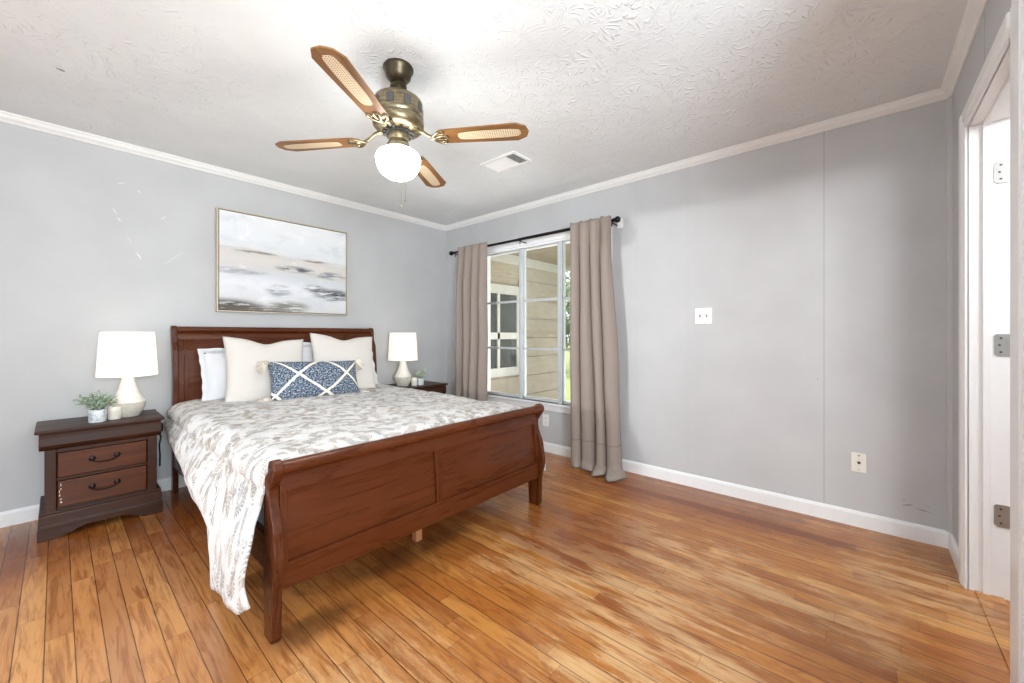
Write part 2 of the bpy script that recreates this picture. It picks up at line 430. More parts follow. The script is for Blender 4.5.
def mat_lumbar():
    q = NT('blue_woven_diamond_fabric'); uv = q.uv(); u, v, _ = q.sep(uv)
    wob = q.math('MULTIPLY', q.math('SUBTRACT', q.noise(uv, 12, 2), .5), .03)
    def fam(sign, off):
        t = q.math('ADD', q.math('ADD', u, q.math('MULTIPLY', v, .57 * sign)), q.math('ADD', wob, off))
        f = q.math('FRACT', q.math('ADD', q.math('DIVIDE', t, .5), .5))
        return q.math('MULTIPLY', q.math('ABSOLUTE', q.math('SUBTRACT', f, .5)), .5)
    a = q.math('MINIMUM', fam(1, -.64), fam(-1, .03))
    line = q.rng(a, .026, .016)
    edge = q.math('MULTIPLY', q.rng(a, .042, .034), q.rng(a, .026, .034))
    sp = q.noise(q.map(uv, (58, 30, 1)), 1, 3, .7)
    c = q.ramp(sp, (.40, lin(42, 52, 70)), (.49, lin(84, 98, 117)), (.57, lin(150, 161, 173)), (.66, lin(208, 211, 213)))
    c = q.mix(q.math('MULTIPLY', edge, .55), c, lin(54, 62, 80))
    c = q.mix(line, c, lin(236, 230, 216))
    q.set(Base_Color=c, Roughness=.95); q.b.inputs['Specular IOR Level'].default_value = .1
    return q.bump(q.math('ADD', sp, q.math('MULTIPLY', line, .8)), .5, .004).m
M['lumbar'] = mat_lumbar()
def mat_canvas():
    q = NT('abstract_seascape_paint'); uv = q.uv(); u, v, _ = q.sep(uv)
    br = q.noise(q.map(uv, (2.2, 9, 1)), 1.6, 7, .65, .8); br2 = q.noise(q.map(uv, (3, 14, 1), (4, 2, 0)), 2.2, 6, .65, .6)
    cl = q.noise(q.map(uv, (2, 3, 1), (1, 7, 0)), 2, 6, .6, .7)
    w = q.math('MULTIPLY', q.math('SUBTRACT', br, .5), .16)
    vv = q.math('ADD', q.math('ADD', v, w), q.math('MULTIPLY', u, .07))
    c = q.ramp(vv, (0.0, lin(206, 206, 204)), (.12, lin(214, 214, 216)), (.3, lin(226, 227, 232)), (.42, lin(206, 209, 214)),
               (.47, lin(208, 205, 201)), (.56, lin(214, 208, 202)), (.645, lin(206, 202, 198)), (.67, lin(218, 220, 222)), (.8, lin(224, 227, 230)), (1, lin(228, 230, 232)))
    c = q.mix(q.rng(cl, .5, .68, 0, .5), c, lin(198, 202, 208))
    c = q.mix(q.math('MULTIPLY', q.rng(cl, .45, .3), .6), c, lin(240, 240, 242))
    def patch(cx, cy, rx, ry, col, amt, lo=.40, hi=.6):
        nonlocal c
        d = q.vmath('LENGTH', q.vmath('MULTIPLY', q.vmath('SUBTRACT', q.comb(u, v), (cx, cy, 0)), (1 / rx, 1 / ry, 1)))
        m = q.math('MULTIPLY', q.rng(d, 1.0, .3), q.rng(br2, lo, hi))
        c = q.mix(q.math('MULTIPLY', m, amt), c, lin(*col))
    patch(.25, .615, .2, .025, (128, 116, 104), .9, .35, .55); patch(.7, .60, .14, .025, (140, 122, 106), .9, .35, .55)
    patch(.55, .48, .2, .05, (74, 80, 88), .95, .4, .56); patch(.85, .45, .25, .06, (120, 126, 134), .9)
    patch(.05, .04, .36, .10, (70, 66, 60), 1, .3, .5); patch(.15, .01, .6, .07, (96, 88, 76), .8, .36, .52)
    patch(.9, .22, .26, .10, (62, 66, 66), 1, .38, .54); patch(.72, .28, .14, .07, (98, 102, 104), .9, .38, .54)
    patch(.42, .22, .14, .10, (140, 146, 156), .8); patch(.5, .06, .22, .08, (120, 118, 106), .9, .36, .54)
    patch(.1, .40, .3, .05, (150, 152, 156), .8)
    q.set(Base_Color=c, Roughness=.6); return q.bump(br2, .15, .003).m
M['canvas'] = mat_canvas()
M['frame'] = plain('champagne_frame', (198, 184, 164), .45, .15, var=.08, scale=50)
M['framein'] = plain('dark_frame_rebate', (88, 76, 66), .6)
def mat_glass():
    q = NT('window_glass'); t = q.t
    bf = q.n('ShaderNodeNewGeometry').outputs['Backfacing']
    fr = q.n('ShaderNodeFresnel', {'IOR': q.math('ADD', 1.45, q.math('MULTIPLY', bf, 1 / 1.45 - 1.45))}).outputs[0]
    tr = q.n('ShaderNodeBsdfTransparent', {'Color': (.95, .955, .95, 1)})
    gl = q.n('ShaderNodeBsdfGlossy', {'Roughness': .02, 'Color': (1, 1, 1, 1)})
    haze = q.n('ShaderNodeBsdfDiffuse', {'Color': lin(200, 202, 196)})
    dirt = q.rng(q.noise(q.map(q.obj(), (1, 1, .5)), 5, 5, .6), .5, .75, .02, .10)
    m0 = q.n('ShaderNodeMixShader', {0: dirt, 1: tr.outputs[0], 2: haze.outputs[0]})
    mx = q.n('ShaderNodeMixShader', {0: fr, 1: m0.outputs[0], 2: gl.outputs[0]})
    t.links.new(mx.outputs[0], q.out.inputs[0]); return q.m
M['glass'] = mat_glass()
def mat_siding():
    q = NT('beige_lap_siding'); o = q.obj()
    g = q.noise(q.map(o, (1.2, 1, 14)), 3, 5, .6); sp = q.noise(o, 3, 3)
    c = q.ramp(g, (.3, lin(180, 168, 148)), (.7, lin(196, 185, 166)))
    c = q.mix(q.rng(sp, .5, .7, 0, .3), c, lin(168, 154, 134))
    q.set(Base_Color=c, Roughness=.8); return q.m
M['siding'] = mat_siding()
M['soffit'] = plain('porch_ceiling_boards', (150, 136, 112), .8, var=.1, scale=6)
M['screen'] = plain('dark_insect_screen', (52, 58, 58), .5, var=.4, scale=4)
M['outtrim'] = plain('weathered_white_trim', (214, 212, 204), .6, var=.05)
M['deck'] = plain('porch_concrete', (190, 188, 182), .8, var=.1, scale=8)
def mat_grass():
    q = NT('lawn_grass'); o = q.obj(); n1 = q.noise(o, 60, 4); n2 = q.noise(o, 1.2, 3)
    c = q.mix(n2, q.ramp(n1, (.3, lin(86, 112, 52)), (.7, lin(150, 170, 96))), lin(160, 170, 110))
    q.set(Base_Color=c, Roughness=.9); return q.m
M['grass'] = mat_grass()
M['leaf'] = plain('tree_leaf', (92, 120, 66), .6, var=.4, scale=3)
M['bark'] = plain('tree_bark', (96, 82, 68), .9, var=.2)

# ------------------------------------------------------------------ setting: room shell
LX, FY, H = -4.1, -4.167, 2.44
WY0, WY1, WZ0, WZ1 = -2.135, -.60, .475, 2.03          # window opening in the right wall
struct('floor', bxs((LX - 1.6, 0.3, -6.4, 0.0, -.06, 0)), M['floor'])
struct('ceiling', bxs((LX, .0, FY, 0.0, H, H + .06)), M['ceil'])
struct('wall_back', bxs((LX - .1, .14, 0.0, .1, -.06, H + .06)), M['wall'])
struct('wall_right', bxs((0, .14, FY - .12, WY0, -.06, H + .06), (0, .14, WY1, 0, -.06, H + .06), (0, .14, WY0, WY1, -.06, WZ0), (0, .14, WY0, WY1, WZ1, H + .06)), M['wall'])
DX0, DX1, DZ = -1.19, -.45, 2.06                        # doorway in the front wall
struct('wall_front', bxs((DX1 + .02, 0, FY - .12, FY, 0, H), (-1.98, DX0 - .02, FY - .12, FY, 0, H), (DX0 - .02, DX1 + .02, FY - .12, FY, DZ + .02, H)), M['wall'])  # wall left out behind the camera to let sky light in
LD0, LD1 = -2.84, -.89                                 # assumed opening in the left wall, out of frame, to shape the side light
struct('wall_left', bxs((LX - .1, LX, LD1, 0, -.0, H), (LX - .1, LX, FY - .1, LD0, -.0, H), (LX - .1, LX, LD0, LD1, 2.05, H)), M['wall'])

struct('wall_hall', bxs((-2.1, -1.98, -5.7, FY - .12, -.06, H), (-2.1, .3, -5.8, -5.7, -.06, H), (.2, .3, -5.7, FY - .12, -.06, H)), M['wall'])  # unseen hall walls and ceiling, added to keep sky light off the jamb
struct('ceiling_hall', bxs((-2.1, .3, -5.8, FY - .12, H, H + .06)), M['trim'])
light('hall_fill', 'POINT', (-1.3, -5.0, 2.2), 44, (.95, .98, 1), shadow_soft_size=.15)  # unseen light added in the hall to brighten the door jamb

def crown_prof(): return [(0, 0), (.045, 0), (.045, -.008), (.037, -.014), (.03, -.03), (.014, -.042), (.008, -.052), (0, -.052)]
bm = BM(); prism(bm, [(-a, H + b) for a, b in crown_prof()], 0, LX, 0); struct('trim_1', bm, M['crown'], bevel=.001)
bm = BM(); prism(bm, [(-a, H + b) for a, b in crown_prof()], 1, FY, 0); struct('trim_2', bm, M['crown'], bevel=.001)
bm = BM(); prism(bm, [(FY + a, H + b) for a, b in crown_prof()], 0, -1.98, 0); struct('trim_3', bm, M['crown'], bevel=.001)
# quarter-round strip in the corner between window wall and door wall
bm = BM(); prism(bm, [(0, FY), (-.022, FY), (-.020, FY + .010), (-.012, FY + .018), (0, FY + .022)], 2, .09, H - .05); struct('trim_4', bm, M['wall'])
def base_prof(): return [(0, 0), (.014, 0), (.014, .074), (.009, .086), (.004, .091), (0, .091)]
bm = BM(); prism(bm, [(-a, b) for a, b in base_prof()], 0, LX, 0); struct('baseboard_back', bm, M['trim'])
bm = BM(); prism(bm, [(-a, b) for a, b in base_prof()], 1, FY, 0); struct('baseboard_right', bm, M['trim'])
bm = BM(); prism(bm, [(FY + a, b) for a, b in base_prof()], 0, DX1 + .09, 0); prism(bm, [(FY + a, b) for a, b in base_prof()], 0, -1.98, -1.335); struct('baseboard_front', bm, M['trim'])

# door frame in the front wall
door = bpy.data.objects.new('door_1', None); COL.objects.link(door); door['kind'] = 'structure'
def casing_prof(w, t=.02): return [(0, 0), (0, t * .55), (w * .12, t * .75), (w * .3, t * .7), (w * .42, t), (w * .94, t), (w, t * .8), (w, 0)]
bm = BM(); prism(bm, [(DX1 + a, FY + b) for a, b in casing_prof(.087)], 2, 0, DZ + .073); obj('casing', bm, M['jamb'], door)
bm = BM(); prism(bm, [(DX0 - a, FY + b) for a, b in casing_prof(.14)], 2, 0, DZ + .073); obj('casing', bm, M['jamb'], door)
bm = BM(); prism(bm, [(FY + b, DZ + a) for a, b in casing_prof(.073)], 0, DX0 + .0005, DX1 - .0005); obj('head_casing', bm, M['jamb'], door)
obj('jamb', bxs((DX1, DX1 + .02, FY - .16, FY + .004, 0, DZ), (DX1 - .012, DX1, FY - .062, FY - .040, 0, DZ - .012)), M['jamb'], door, bevel=.001)
obj('jamb', bxs((DX0 - .02, DX0, FY - .16, FY + .004, 0, DZ), (DX0, DX0 + .012, FY - .062, FY - .040, 0, DZ - .012)), M['jamb'], door, bevel=.001)
obj('head_jamb', bxs((DX0, DX1, FY - .16, FY + .004, DZ, DZ + .02), (DX0, DX1, FY - .062, FY - .040, DZ - .012, DZ)), M['jamb'], door, bevel=.001)
for hz in (1.835, 1.09, .355):
    bm = BM()
    prism(bm, [(FY - .083, hz - .044), (FY - .079, hz - .048), (FY - .16, hz - .048), (FY - .16, hz + .048), (FY - .079, hz + .048), (FY - .083 + .010, hz + .040), (FY - .073, hz - .040)], 0, DX1 - .004, DX1)
    hh = obj('hinge', bm, M['steel'], door, label='nickel hinge leaf')
    for dz in (-.03, 0, .03):
        b2 = BM(); lathe(b2, [(.0001, 0), (.0035, 0), (.0045, .0015), (.0001, .002)], 10)
        obj('screw', b2, M['slot'], hh, loc=(DX1 - .0058, FY - .088 - (.004 if dz else 0), hz + dz), rot=(0, PI / 2, 0))
# saddle board across the doorway
struct('trim_5', bxs((DX0, DX1, FY - .10, FY - .018, 0, .006)), M['floor'], bevel=.002)

# ------------------------------------------------------------------ window in the right wall
win = bpy.data.objects.new('window_1', None); COL.objects.link(win); win['kind'] = 'structure'
obj('casing', bxs((-.016, .0, WY0 - .07, WY1 + .07, WZ1, WZ1 + .06), (-.016, 0, WY0 - .07, WY0, WZ0 - .0, WZ1), (-.016, 0, WY1, WY1 + .07, WZ0, WZ1)), M['trim'], win, bevel=.003)
obj('sill', bxs((-.03, .05, WY0 - .09, WY1 + .09, WZ0 - .022, WZ0)), M['trim'], win, bevel=.004)
obj('apron', bxs((-.014, 0, WY0 - .07, WY1 + .07, WZ0 - .075, WZ0 - .022)), M['trim'], win, bevel=.003)
obj('reveal', bxs((0, .14, WY0, WY0 + .015, WZ0, WZ1), (0, .14, WY1 - .015, WY1, WZ0, WZ1), (0, .14, WY0 + .015, WY1 - .015, WZ1 - .015, WZ1), (.05, .16, WY0, WY1, WZ0 - .01, WZ0 + .012)), M['trim'], win)
bounds = [WY0 + .015, -1.655, -1.173, WY1 - .015]
for yb in bounds[1:3]:
    obj('mullion', bxs((.012, .075, yb - .025, yb + .025, WZ0, WZ1 - .015), (.004, .014, yb - .010, yb + .010, WZ0, WZ1 - .015)), M['alu'], win, bevel=.002)
zr = [WZ0 + .012, .985, 1.475, WZ1 - .018]
for k in range(3):
    ya, yb = bounds[k] + (.025 if k else .003), bounds[k + 1] - (.025 if k < 2 else .003)
    for j in range(3):
        z0, z1 = zr[j], zr[j + 1]
        s = obj('awning_sash', bxs((.03, .052, ya, ya + .013, z0, z1), (.03, .052, yb - .013, yb, z0, z1), (.03, .052, ya + .013, yb - .013, z0, z0 + .014), (.03, .052, ya + .013, yb - .013, z1 - .008, z1)), M['alu'], win, bevel=.001)
        obj('pane', bxs((.039, .043, ya + .010, yb - .010, z0 + .010, z1 - .005)), M['glass'], s)
        lt = BM(); box(lt, .018, .030, yb - .012, yb - .004, z0 + .0, z0 + .035); box(lt, .012, .020, yb - .013, yb - .003, z0 + .022, z0 + .032)
        obj('latch', lt, M['steel'], s)

# ------------------------------------------------------------------ outside the window
struct('porch_floor', bxs((.14, 4.6, -4.5, .45, -.25, -.15)), M['deck'])
bm = BM()
for k in range(14):
    x0 = .14 + k * .32; box(bm, x0, x0 + .312, -4.5, .45, 2.36, 2.40)
struct('porch_ceiling', bm, M['soffit'])
# wing of the house with wide lap siding
SY = .3; ex = 2.86
bm = BM()
for k in range(11):
    z0 = -.45 + k * .305
    prism(bm, [(SY, z0 + .012), (SY - .032, z0 + .010), (SY - .024, z0 + .303), (SY, z0 + .305)], 0, 1.70, ex)
    if z0 + .305 < .55 or z0 > 1.75: prism(bm, [(SY, z0 + .012), (SY - .032, z0 + .010), (SY - .024, z0 + .303), (SY, z0 + .305)], 0, .14, 1.70)
box(bm, .14, ex, SY, SY + .1, -.25, 2.36)
struct('exterior_wall', bm, M['siding'])
struct('exterior_trim', bxs((ex, ex + .1, SY - .03, SY + .1, -.25, 2.36), (.14, ex, SY - .04, SY - .005, 2.22, 2.36)), M['outtrim'], bevel=.003)
wx = empty('porch_window', (0, SY, 0), 'dark screened window in the siding wall seen through the left panes', 'window')
obj('frame', bxs((.16, 1.70, -.05, -.02, .50, .63), (.16, 1.70, -.05, -.02, 1.74, 1.88), (1.62, 1.70, -.05, -.02, .63, 1.74), (.16, .24, -.05, -.02, .63, 1.74)), M['outtrim'], wx, bevel=.003)
obj('meeting_rail', bxs((.24, 1.62, -.045, -.02, 1.06, 1.16)), M['outtrim'], wx, bevel=.002)
obj('mullion', bxs((1.18, 1.235, -.045, -.02, .63, 1.74)), M['outtrim'], wx, bevel=.002)
obj('mullion', bxs((.7, .755, -.045, -.02, .63, 1.74)), M['outtrim'], wx, bevel=.002)
obj('insect_screen', bxs((.2, 1.66, -.024, -.010, .6, 1.78)), M['screen'], wx)
# lawn and trees
struct('lawn_ground', bxs((4.6, 60, -30, 60, -.5, -.45)), M['grass'])
def tree(x, y, h, r, label, seed, n=900):
    rnd = random.Random(seed)
    t = empty('leafy_tree', (x, y, -.45), label, 'tree', 'trees across the lawn')
    b = BM(); tube(b, [(0, 0, 0), (.05, .03, h * .3), (-.04, .06, h * .6), (0, 0, h * .85)], [.16, .13, .09, .03], 10); obj('trunk', b, M['bark'], t, smooth=True)
    b = BM()
    for _ in range(n):
        d = Vector((rnd.gauss(0, 1), rnd.gauss(0, 1), rnd.gauss(0, 1))).normalized() * r * rnd.uniform(.45, 1)
        c = Vector((d.x, d.y, h * .62 + d.z * 1.05)); s = rnd.uniform(.12, .24)
        a = Vector((rnd.gauss(0, 1), rnd.gauss(0, 1), rnd.gauss(0, 1))).normalized(); bb = a.orthogonal().normalized()
        vs = [b.verts.new(c + a * s), b.verts.new(c + bb * s * .5), b.verts.new(c - a * s), b.verts.new(c - bb * s * .5)]
        b.faces.new(vs)
    obj('foliage', b, M['leaf'], t)
tree(11.5, 6.3, 4.2, 1.7, 'green leafy tree behind the window, beside the end of the siding wall', 3)
tree(16.0, 7.4, 5.6, 2.4, 'taller green tree farther out across the lawn', 5)

# ------------------------------------------------------------------ sleigh bed
BX0, BX1 = -2.615, -.99
BCX = (BX0 + BX1) / 2
bed = empty('sleigh_bed', (0, 0, 0), 'cherry wood sleigh bed with panelled footboard standing on the plank floor', 'bed')
FYB = -2.2
def fy(z): return interp(z, [(0, 0), (.17, -.004), (.30, -.032), (.40, -.016), (.53, .028), (.58, .028), (.66, -.006)])   # front of footboard (offset from FYB)
def fyp(z): return interp(z, [(.18, -.006), (.31, -.010), (.54, .008), (.605, .016), (.66, -.002)])
def curved(bm, x0, x1, z0, z1, off, thk, yf, base, sgn=-1, n=10):
    """slab that follows the S-curve; off = setback of its face from the front line"""
    fr, bk = [], []
    for i in range(n + 1):
        z = z0 + (z1 - z0) * i / n; y = base + yf(z) - sgn * off
        fr.append((y, z)); bk.append((y - sgn * thk, z))
    prism(bm, fr + bk[::-1], 0, x0, x1)
    return bm
def fpost_poly():
    fr = [(FYB + .012, 0)] + [(FYB + fy(z), z) for z in [.02 + .03 * i for i in range(19)]]
    c = (FYB + .012, .640); r = .034
    sc = [(c[0] + r * math.cos(a), c[1] + r * math.sin(a)) for a in [math.radians(200 - 22 * i) for i in range(11)]]
    bk = [(FYB + fy(z) + th, z) for z, th in ((.60, .055), (.55, .058), (.48, .075), (.40, .10), (.32, .118), (.24, .112), (.18, .100), (.0, .085))]
    return [p for p in fr if p[1] < .60] + sc + bk
for x0, x1 in ((BX0, BX0 + .034), (BX1 - .034, BX1)):
    b = BM(); prism(b, fpost_poly(), 0, x0, x1); p = obj('foot_post', b, M['bedv'], bed, bevel=.004)
    b = BM(); lathe(b, [(.0001, -.002), (.008, -.002), (.010, 0), (.008, .002), (.0001, .002)], 16)
    obj('scroll_button', b, M['oldbrass'], p, loc=((x0 - .001) if x0 < -2 else (x1 + .001), FYB + .012, .640), rot=(0, PI / 2, 0))
IX0, IX1 = BX0 + .034, BX1 - .034
b = BM(); curved(b, IX0, IX1, .185, .285, .010, .035, fyp, FYB); foot = obj('footboard', b, M['bed'], bed, bevel=.003)
b = BM(); curved(b, IX0, IX1, .543, .625, .006, .03, fyp, FYB); obj('upper_rail', b, M['bed'], foot, bevel=.003)
b = BM(); c = (FYB + .008, .640); prism(b, [(c[0] + .030 * math.cos(2 * PI * i / 20), c[1] + .026 * math.sin(2 * PI * i / 20)) for i in range(20)], 0, IX0, IX1); obj('top_roll', b, M['bed'], foot, smooth='auto')
ms = BCX - .04
for x0, x1 in ((IX0, IX0 + .022), (IX1 - .022, IX1), (ms - .021, ms + .021)):
    b = BM(); curved(b, x0, x1, .285, .543, .010, .03, fyp, FYB); obj('stile', b, M['bedv'], foot, bevel=.002)
for x0, x1 in ((IX0 + .022, ms - .021), (ms + .021, IX1 - .022)):
    b = BM(); curved(b, x0, x1, .285, .543, .027, .012, fyp, FYB); obj('panel', b, M['bed'], foot)
# headboard: S-curve rolling back to the wall
HYB = -.115
def hy(z): return interp(z, [(0, 0), (.5, -.012), (.8, -.02), (1.0, .0), (1.12, .045), (1.19, .075)])
for x0, x1 in ((BX0 + .03, BX0 + .062), (BX1 - .045, BX1 - .012)):
    fr = [(HYB + hy(z), z) for z in [i * .06 for i in range(20)]]
    c = (HYB + .072, 1.168); r = .032
    sc = [(c[0] + r * math.cos(a), c[1] + r * math.sin(a)) for a in [math.radians(170 - 22 * i) for i in range(11)]]
    bk = [(HYB + hy(z) + .055, z) for z in (1.06, .98, .85, .6, .3, 0)]
    b = BM(); prism(b, [p for p in fr if p[1] < 1.12] + sc + bk, 0, x0, x1); p = obj('head_post', b, M['bedv'], bed, bevel=.004)
hx0, hx1 = BX0 + .062, BX1 - .045
b = BM(); curved(b, hx0, hx1, 1.095, 1.175, .006, .03, hy, HYB); head = obj('headboard', b, M['bed'], bed, bevel=.003)
b = BM(); c = (HYB + .068, 1.170); prism(b, [(c[0] + .030 * math.cos(2 * PI * i / 20), c[1] + .024 * math.sin(2 * PI * i / 20)) for i in range(20)], 0, hx0, hx1); obj('top_roll', b, M['bed'], head, smooth='auto')
for x0, x1 in ((hx0, hx0 + .035), (hx1 - .035, hx1)):
    b = BM(); curved(b, x0, x1, .30, 1.095, .008, .03, hy, HYB); obj('stile', b, M['bedv'], head, bevel=.003)
b = BM(); curved(b, hx0 + .035, hx1 - .035, .30, 1.095, .02, .016, hy, HYB); obj('panel', b, M['bed'], head)
b = BM()
curved(b, hx0 + .035, hx0 + .055, .40, 1.095, .013, .01, hy, HYB); curved(b, hx1 - .055, hx1 - .035, .40, 1.095, .013, .01, hy, HYB)
curved(b, hx0 + .055, hx1 - .055, 1.075, 1.095, .013, .01, hy, HYB)
obj('panel_moulding', b, M['bedv'], head, bevel=.002)
for x0 in (BX0 + .035, BX1 - .06):
    obj('side_rail', bxs((x0, x0 + .025, FYB + .09, HYB, .19, .33)), M['bed'], bed, bevel=.003)
for yy in (-.55, -1.1, -1.65, -1.96):
    obj('slat', bxs((BX0 + .06, BX1 - .06, yy - .035, yy + .035, .195, .213)), M['pale'], bed)
    obj('support_leg', bxs((-1.835, -1.795, yy - .02, yy + .02, 0, .195)), M['pale'], bed, bevel=.002, label='bare wood support leg')

def rbox(bm, x0, x1, y0, y1, z0, z1, r=.05, n=5):
    """box with rounded vertical corners and soft rims"""
    def outline(i):
        pts = []
        for cx, cy, a0 in ((x1 - r, y1 - r, 0), (x0 + r, y1 - r, 90), (x0 + r, y0 + r, 180), (x1 - r, y0 + r, 270)):
            for k in range(n + 1):
                a = math.radians(a0 + 90 * k / n); pts.append((cx + (r - i) * math.cos(a), cy + (r - i) * math.sin(a)))
        return pts
    e = min(r * .6, .035); rings = []
    for ins, z in ((e, z0), (e * .3, z0 + e * .3), (0, z0 + e), (0, z1 - e), (e * .3, z1 - e * .3), (e, z1)):
        rings.append([bm.verts.new((px, py, z)) for px, py in outline(ins)])
    m = len(rings[0])
    for a, bb in zip(rings, rings[1:]):
        for i in range(m): bm.faces.new((a[i], a[(i + 1) % m], bb[(i + 1) % m], bb[i]))
    bm.faces.new(rings[0][::-1]); bm.faces.new(rings[-1]); return bm
b = BM(); rbox(b, BX0 + .065, BX1 - .065, -2.085, -.145, .215, .385)
tag(obj('box_spring', b, M['tick'], smooth='auto'), 'grey fabric box spring inside the bed frame, under the mattress', 'box spring')
b = BM(); rbox(b, BX0 + .06, BX1 - .06, -2.09, -.14, .387, .615, .07)
mat_o = tag(obj('mattress', b, M['sheet'], smooth='auto'), 'white sheeted mattress showing at the foot end beside the footboard', 'mattress')

# comforter: one cloth draped over the mattress and down both sides
CL, CR = BX0 + .015, BX1 - .01
def hemL(y): return interp(-y, [(.12, .47), (.40, .40), (.66, .37), (.97, .29), (1.44, .265), (1.60, .235), (1.64, .015), (1.86, .07), (2.02, .13), (2.14, .19)])
def hemR(y): return interp(-y, [(.12, .40), (1.0, .33), (1.7, .30), (2.14, .22)])
def comforter():
    b = BM(); NS, NT_, NA, NY = 20, 64, 7, 110
    y0, y1 = -.155, -2.125
    def path(y):
        top = .648 + .0 * y; R = .085
        zl, zr = hemL(y), hemR(y); pts = []
        fall = max(0, min(1, (-y - 1.55) / .5))
        for i in range(NS):
            t = i / NS; z = zl + (top - R - zl) * t
            g = max(0, min(1, (-y - .2) / 1.1)); fl = max(0, min(1, (-y - 1.35) / .3))
            bul = (.020 + .045 * g - .035 * fl) * math.sin(PI * t ** .8) + (.012 + .018 * g + .05 * fl) * (1 - t)
            pts.append((CL - .004 - bul, z, 'l', 1 - t))
        for i in range(NA):
            a = PI - (PI / 2) * i / NA; pts.append((CL + R - .02 * (1 - i / NA) + R * math.cos(a), top - R + R * math.sin(a), 'a', 0))
        xa, xb = CL + R, CR - R
        for i in range(NT_ + 1):
            t = i / NT_; pts.append((xa + (xb - xa) * t, top + .014 * math.sin(PI * t), 't', 0))
        for i in range(1, NA + 1):
            a = PI / 2 * (1 - i / NA); pts.append((CR - R + R * math.cos(a) + .02 * i / NA, top - R + R * math.sin(a), 'a', 0))
        for i in range(1, NS + 1):
            t = i / NS; z = top - R + (zr - (top - R)) * t
            pts.append((CR + .02 + .03 * math.sin(PI * t) + .01 * t, z, 'r', t))
        return pts
    NU = len(path(-1)) - 1
    P = [path(y0 + (y1 - y0) * j / NY) for j in range(NY + 1)]
    def fn(u, v):
        i = round(u * NU); j = round(v * NY); x, z, k, d = P[j][i]; y = y0 + (y1 - y0) * v
        p = Vector((x, y, z))
        n1 = noise.noise(Vector((x * 5, y * 5, z * 5))); n2 = noise.noise(Vector((x * 13 + 7, y * 13, z * 13))); n3 = noise.noise(Vector((x * 2.2, y * 2.2 + 3, z * 2)))
        amp = .012 * n1 + .006 * n2
        if k in 'ta': z += amp + .008 * n3
        if k == 'l':
            w_ = min(1, max(.15, (-y - .3) / .8))
            x -= amp * w_ + .008 * n3 + d * w_ * (.010 * math.sin(y * 9 + 1.3) + .006 * noise.noise(Vector((0, y * 7, 4))))
        if k == 'r':
            x += amp + d * .02 * math.sin(y * 14)
            f_ = max(0, min(1, (-y - 1.75) / .35)); y -= .085 * d * f_; x -= .012 * d * f_
        # foot end sinks behind the footboard
        e = max(0, (v - .955) / .045)
        if k in 'ta': z -= .035 * e * e
        # hem slants at the flap that hangs by the foot post
        if k == 'l' and -y > 1.7: y -= .095 * d * min(1, (-y - 1.7) / .35)
        return (x, y, z)
    # arc-length uv in metres
    acc = [0]
    for (x, z, *_), (x2, z2, *_) in zip(P[40], P[40][1:]): acc.append(acc[-1] + math.hypot(x2 - x, z2 - z))
    grid(b, NU, NY, fn, lambda u, v: (acc[round(u * NU)], v * (y0 - y1)))
    o = obj('comforter', b, M['comf'], smooth=True, solid=.010)
    return o
tag(comforter(), 'white quilted comforter with taupe leaf sprigs draped over the bed', 'comforter')

# ------------------------------------------------------------------ pillows
def pillow(name, w, h, t, mat, loc, rot, label, pinch=.045, dent=0.0, flange=0.0, group=None, n=26, seed=0, roll=0):
    b = BM(); uvl = b.loops.layers.uv.new('uv')
    def P(u, v, s):
        x, z = u * 2 - 1, v * 2 - 1
        px = x * (1 - pinch * (1 - z * z)) * w / 2; pz = z * (1 - pinch * (1 - x * x)) * h / 2
        if dent: pz -= dent * h * math.exp(-(x / .33) ** 2) * max(0, z) ** 2
        f = max(0, (1 - abs(x) ** 2.6) * (1 - abs(z) ** 2.6)) ** .55
        nz = noise.noise(Vector((px * 6 + seed, pz * 6, s * 3))) * .018 + noise.noise(Vector((px * 14 + seed, pz * 14, s * 5))) * .006
        return Vector((px, s * (t / 2) * f + nz * f, pz))
    rim = {}
    for s in (-1, 1):
        V = [[None] * (n + 1) for _ in range(n + 1)]
        for i in range(n + 1):
            for j in range(n + 1):
                edge = i in (0, n) or j in (0, n)
                if edge and (i, j) in rim: V[i][j] = rim[(i, j)]; continue
                # denser towards the rim
                u = .5 - .5 * math.cos(PI * i / n); v = .5 - .5 * math.cos(PI * j / n)
                u = .35 * u + .65 * i / n; v = .35 * v + .65 * j / n
                V[i][j] = b.verts.new(P(u, v, s))
                if edge: rim[(i, j)] = V[i][j]
        for i in range(n):
            for j in range(n):
                q = ((i, j), (i + 1, j), (i + 1, j + 1), (i, j + 1))
                f = b.faces.new([V[a][c] for a, c in q])
                for l, (a, c) in zip(f.loops, q): l[uvl].uv = (a / n, c / n)
    if flange:
        ring = [(i, 0) for i in range(n)] + [(n, j) for j in range(n)] + [(i, n) for i in range(n, 0, -1)] + [(0, j) for j in range(n, 0, -1)]
        out = []
        for i, j in ring:
            co = rim[(i, j)].co; d = Vector((1 if i == n else -1 if i == 0 else 0, 0, 1 if j == n else -1 if j == 0 else 0))
            out.append(b.verts.new(co + d * flange + Vector((0, .01 * math.sin(i * .9 + j), 0))))
        for k in range(len(ring)):
            k2 = (k + 1) % len(ring); f = b.faces.new((rim[ring[k]], rim[ring[k2]], out[k2], out[k]))
            for l in f.loops: l[uvl].uv = (0, 0)
    o = obj(name, b, mat, smooth=True, loc=loc)
    o.rotation_mode = 'YXZ'; o.rotation_euler = (rot[0], roll, rot[1])
    return tag(o, label, 'pillow', group)
R_ = math.radians
pillow('bed_pillow', .66, .36, .14, M['sheet'], (-2.085, -.225, .83), (R_(-20), 0), 'white flanged sleeping pillow sticking out left of the cream pillows', .03, flange=.035, seed=1)
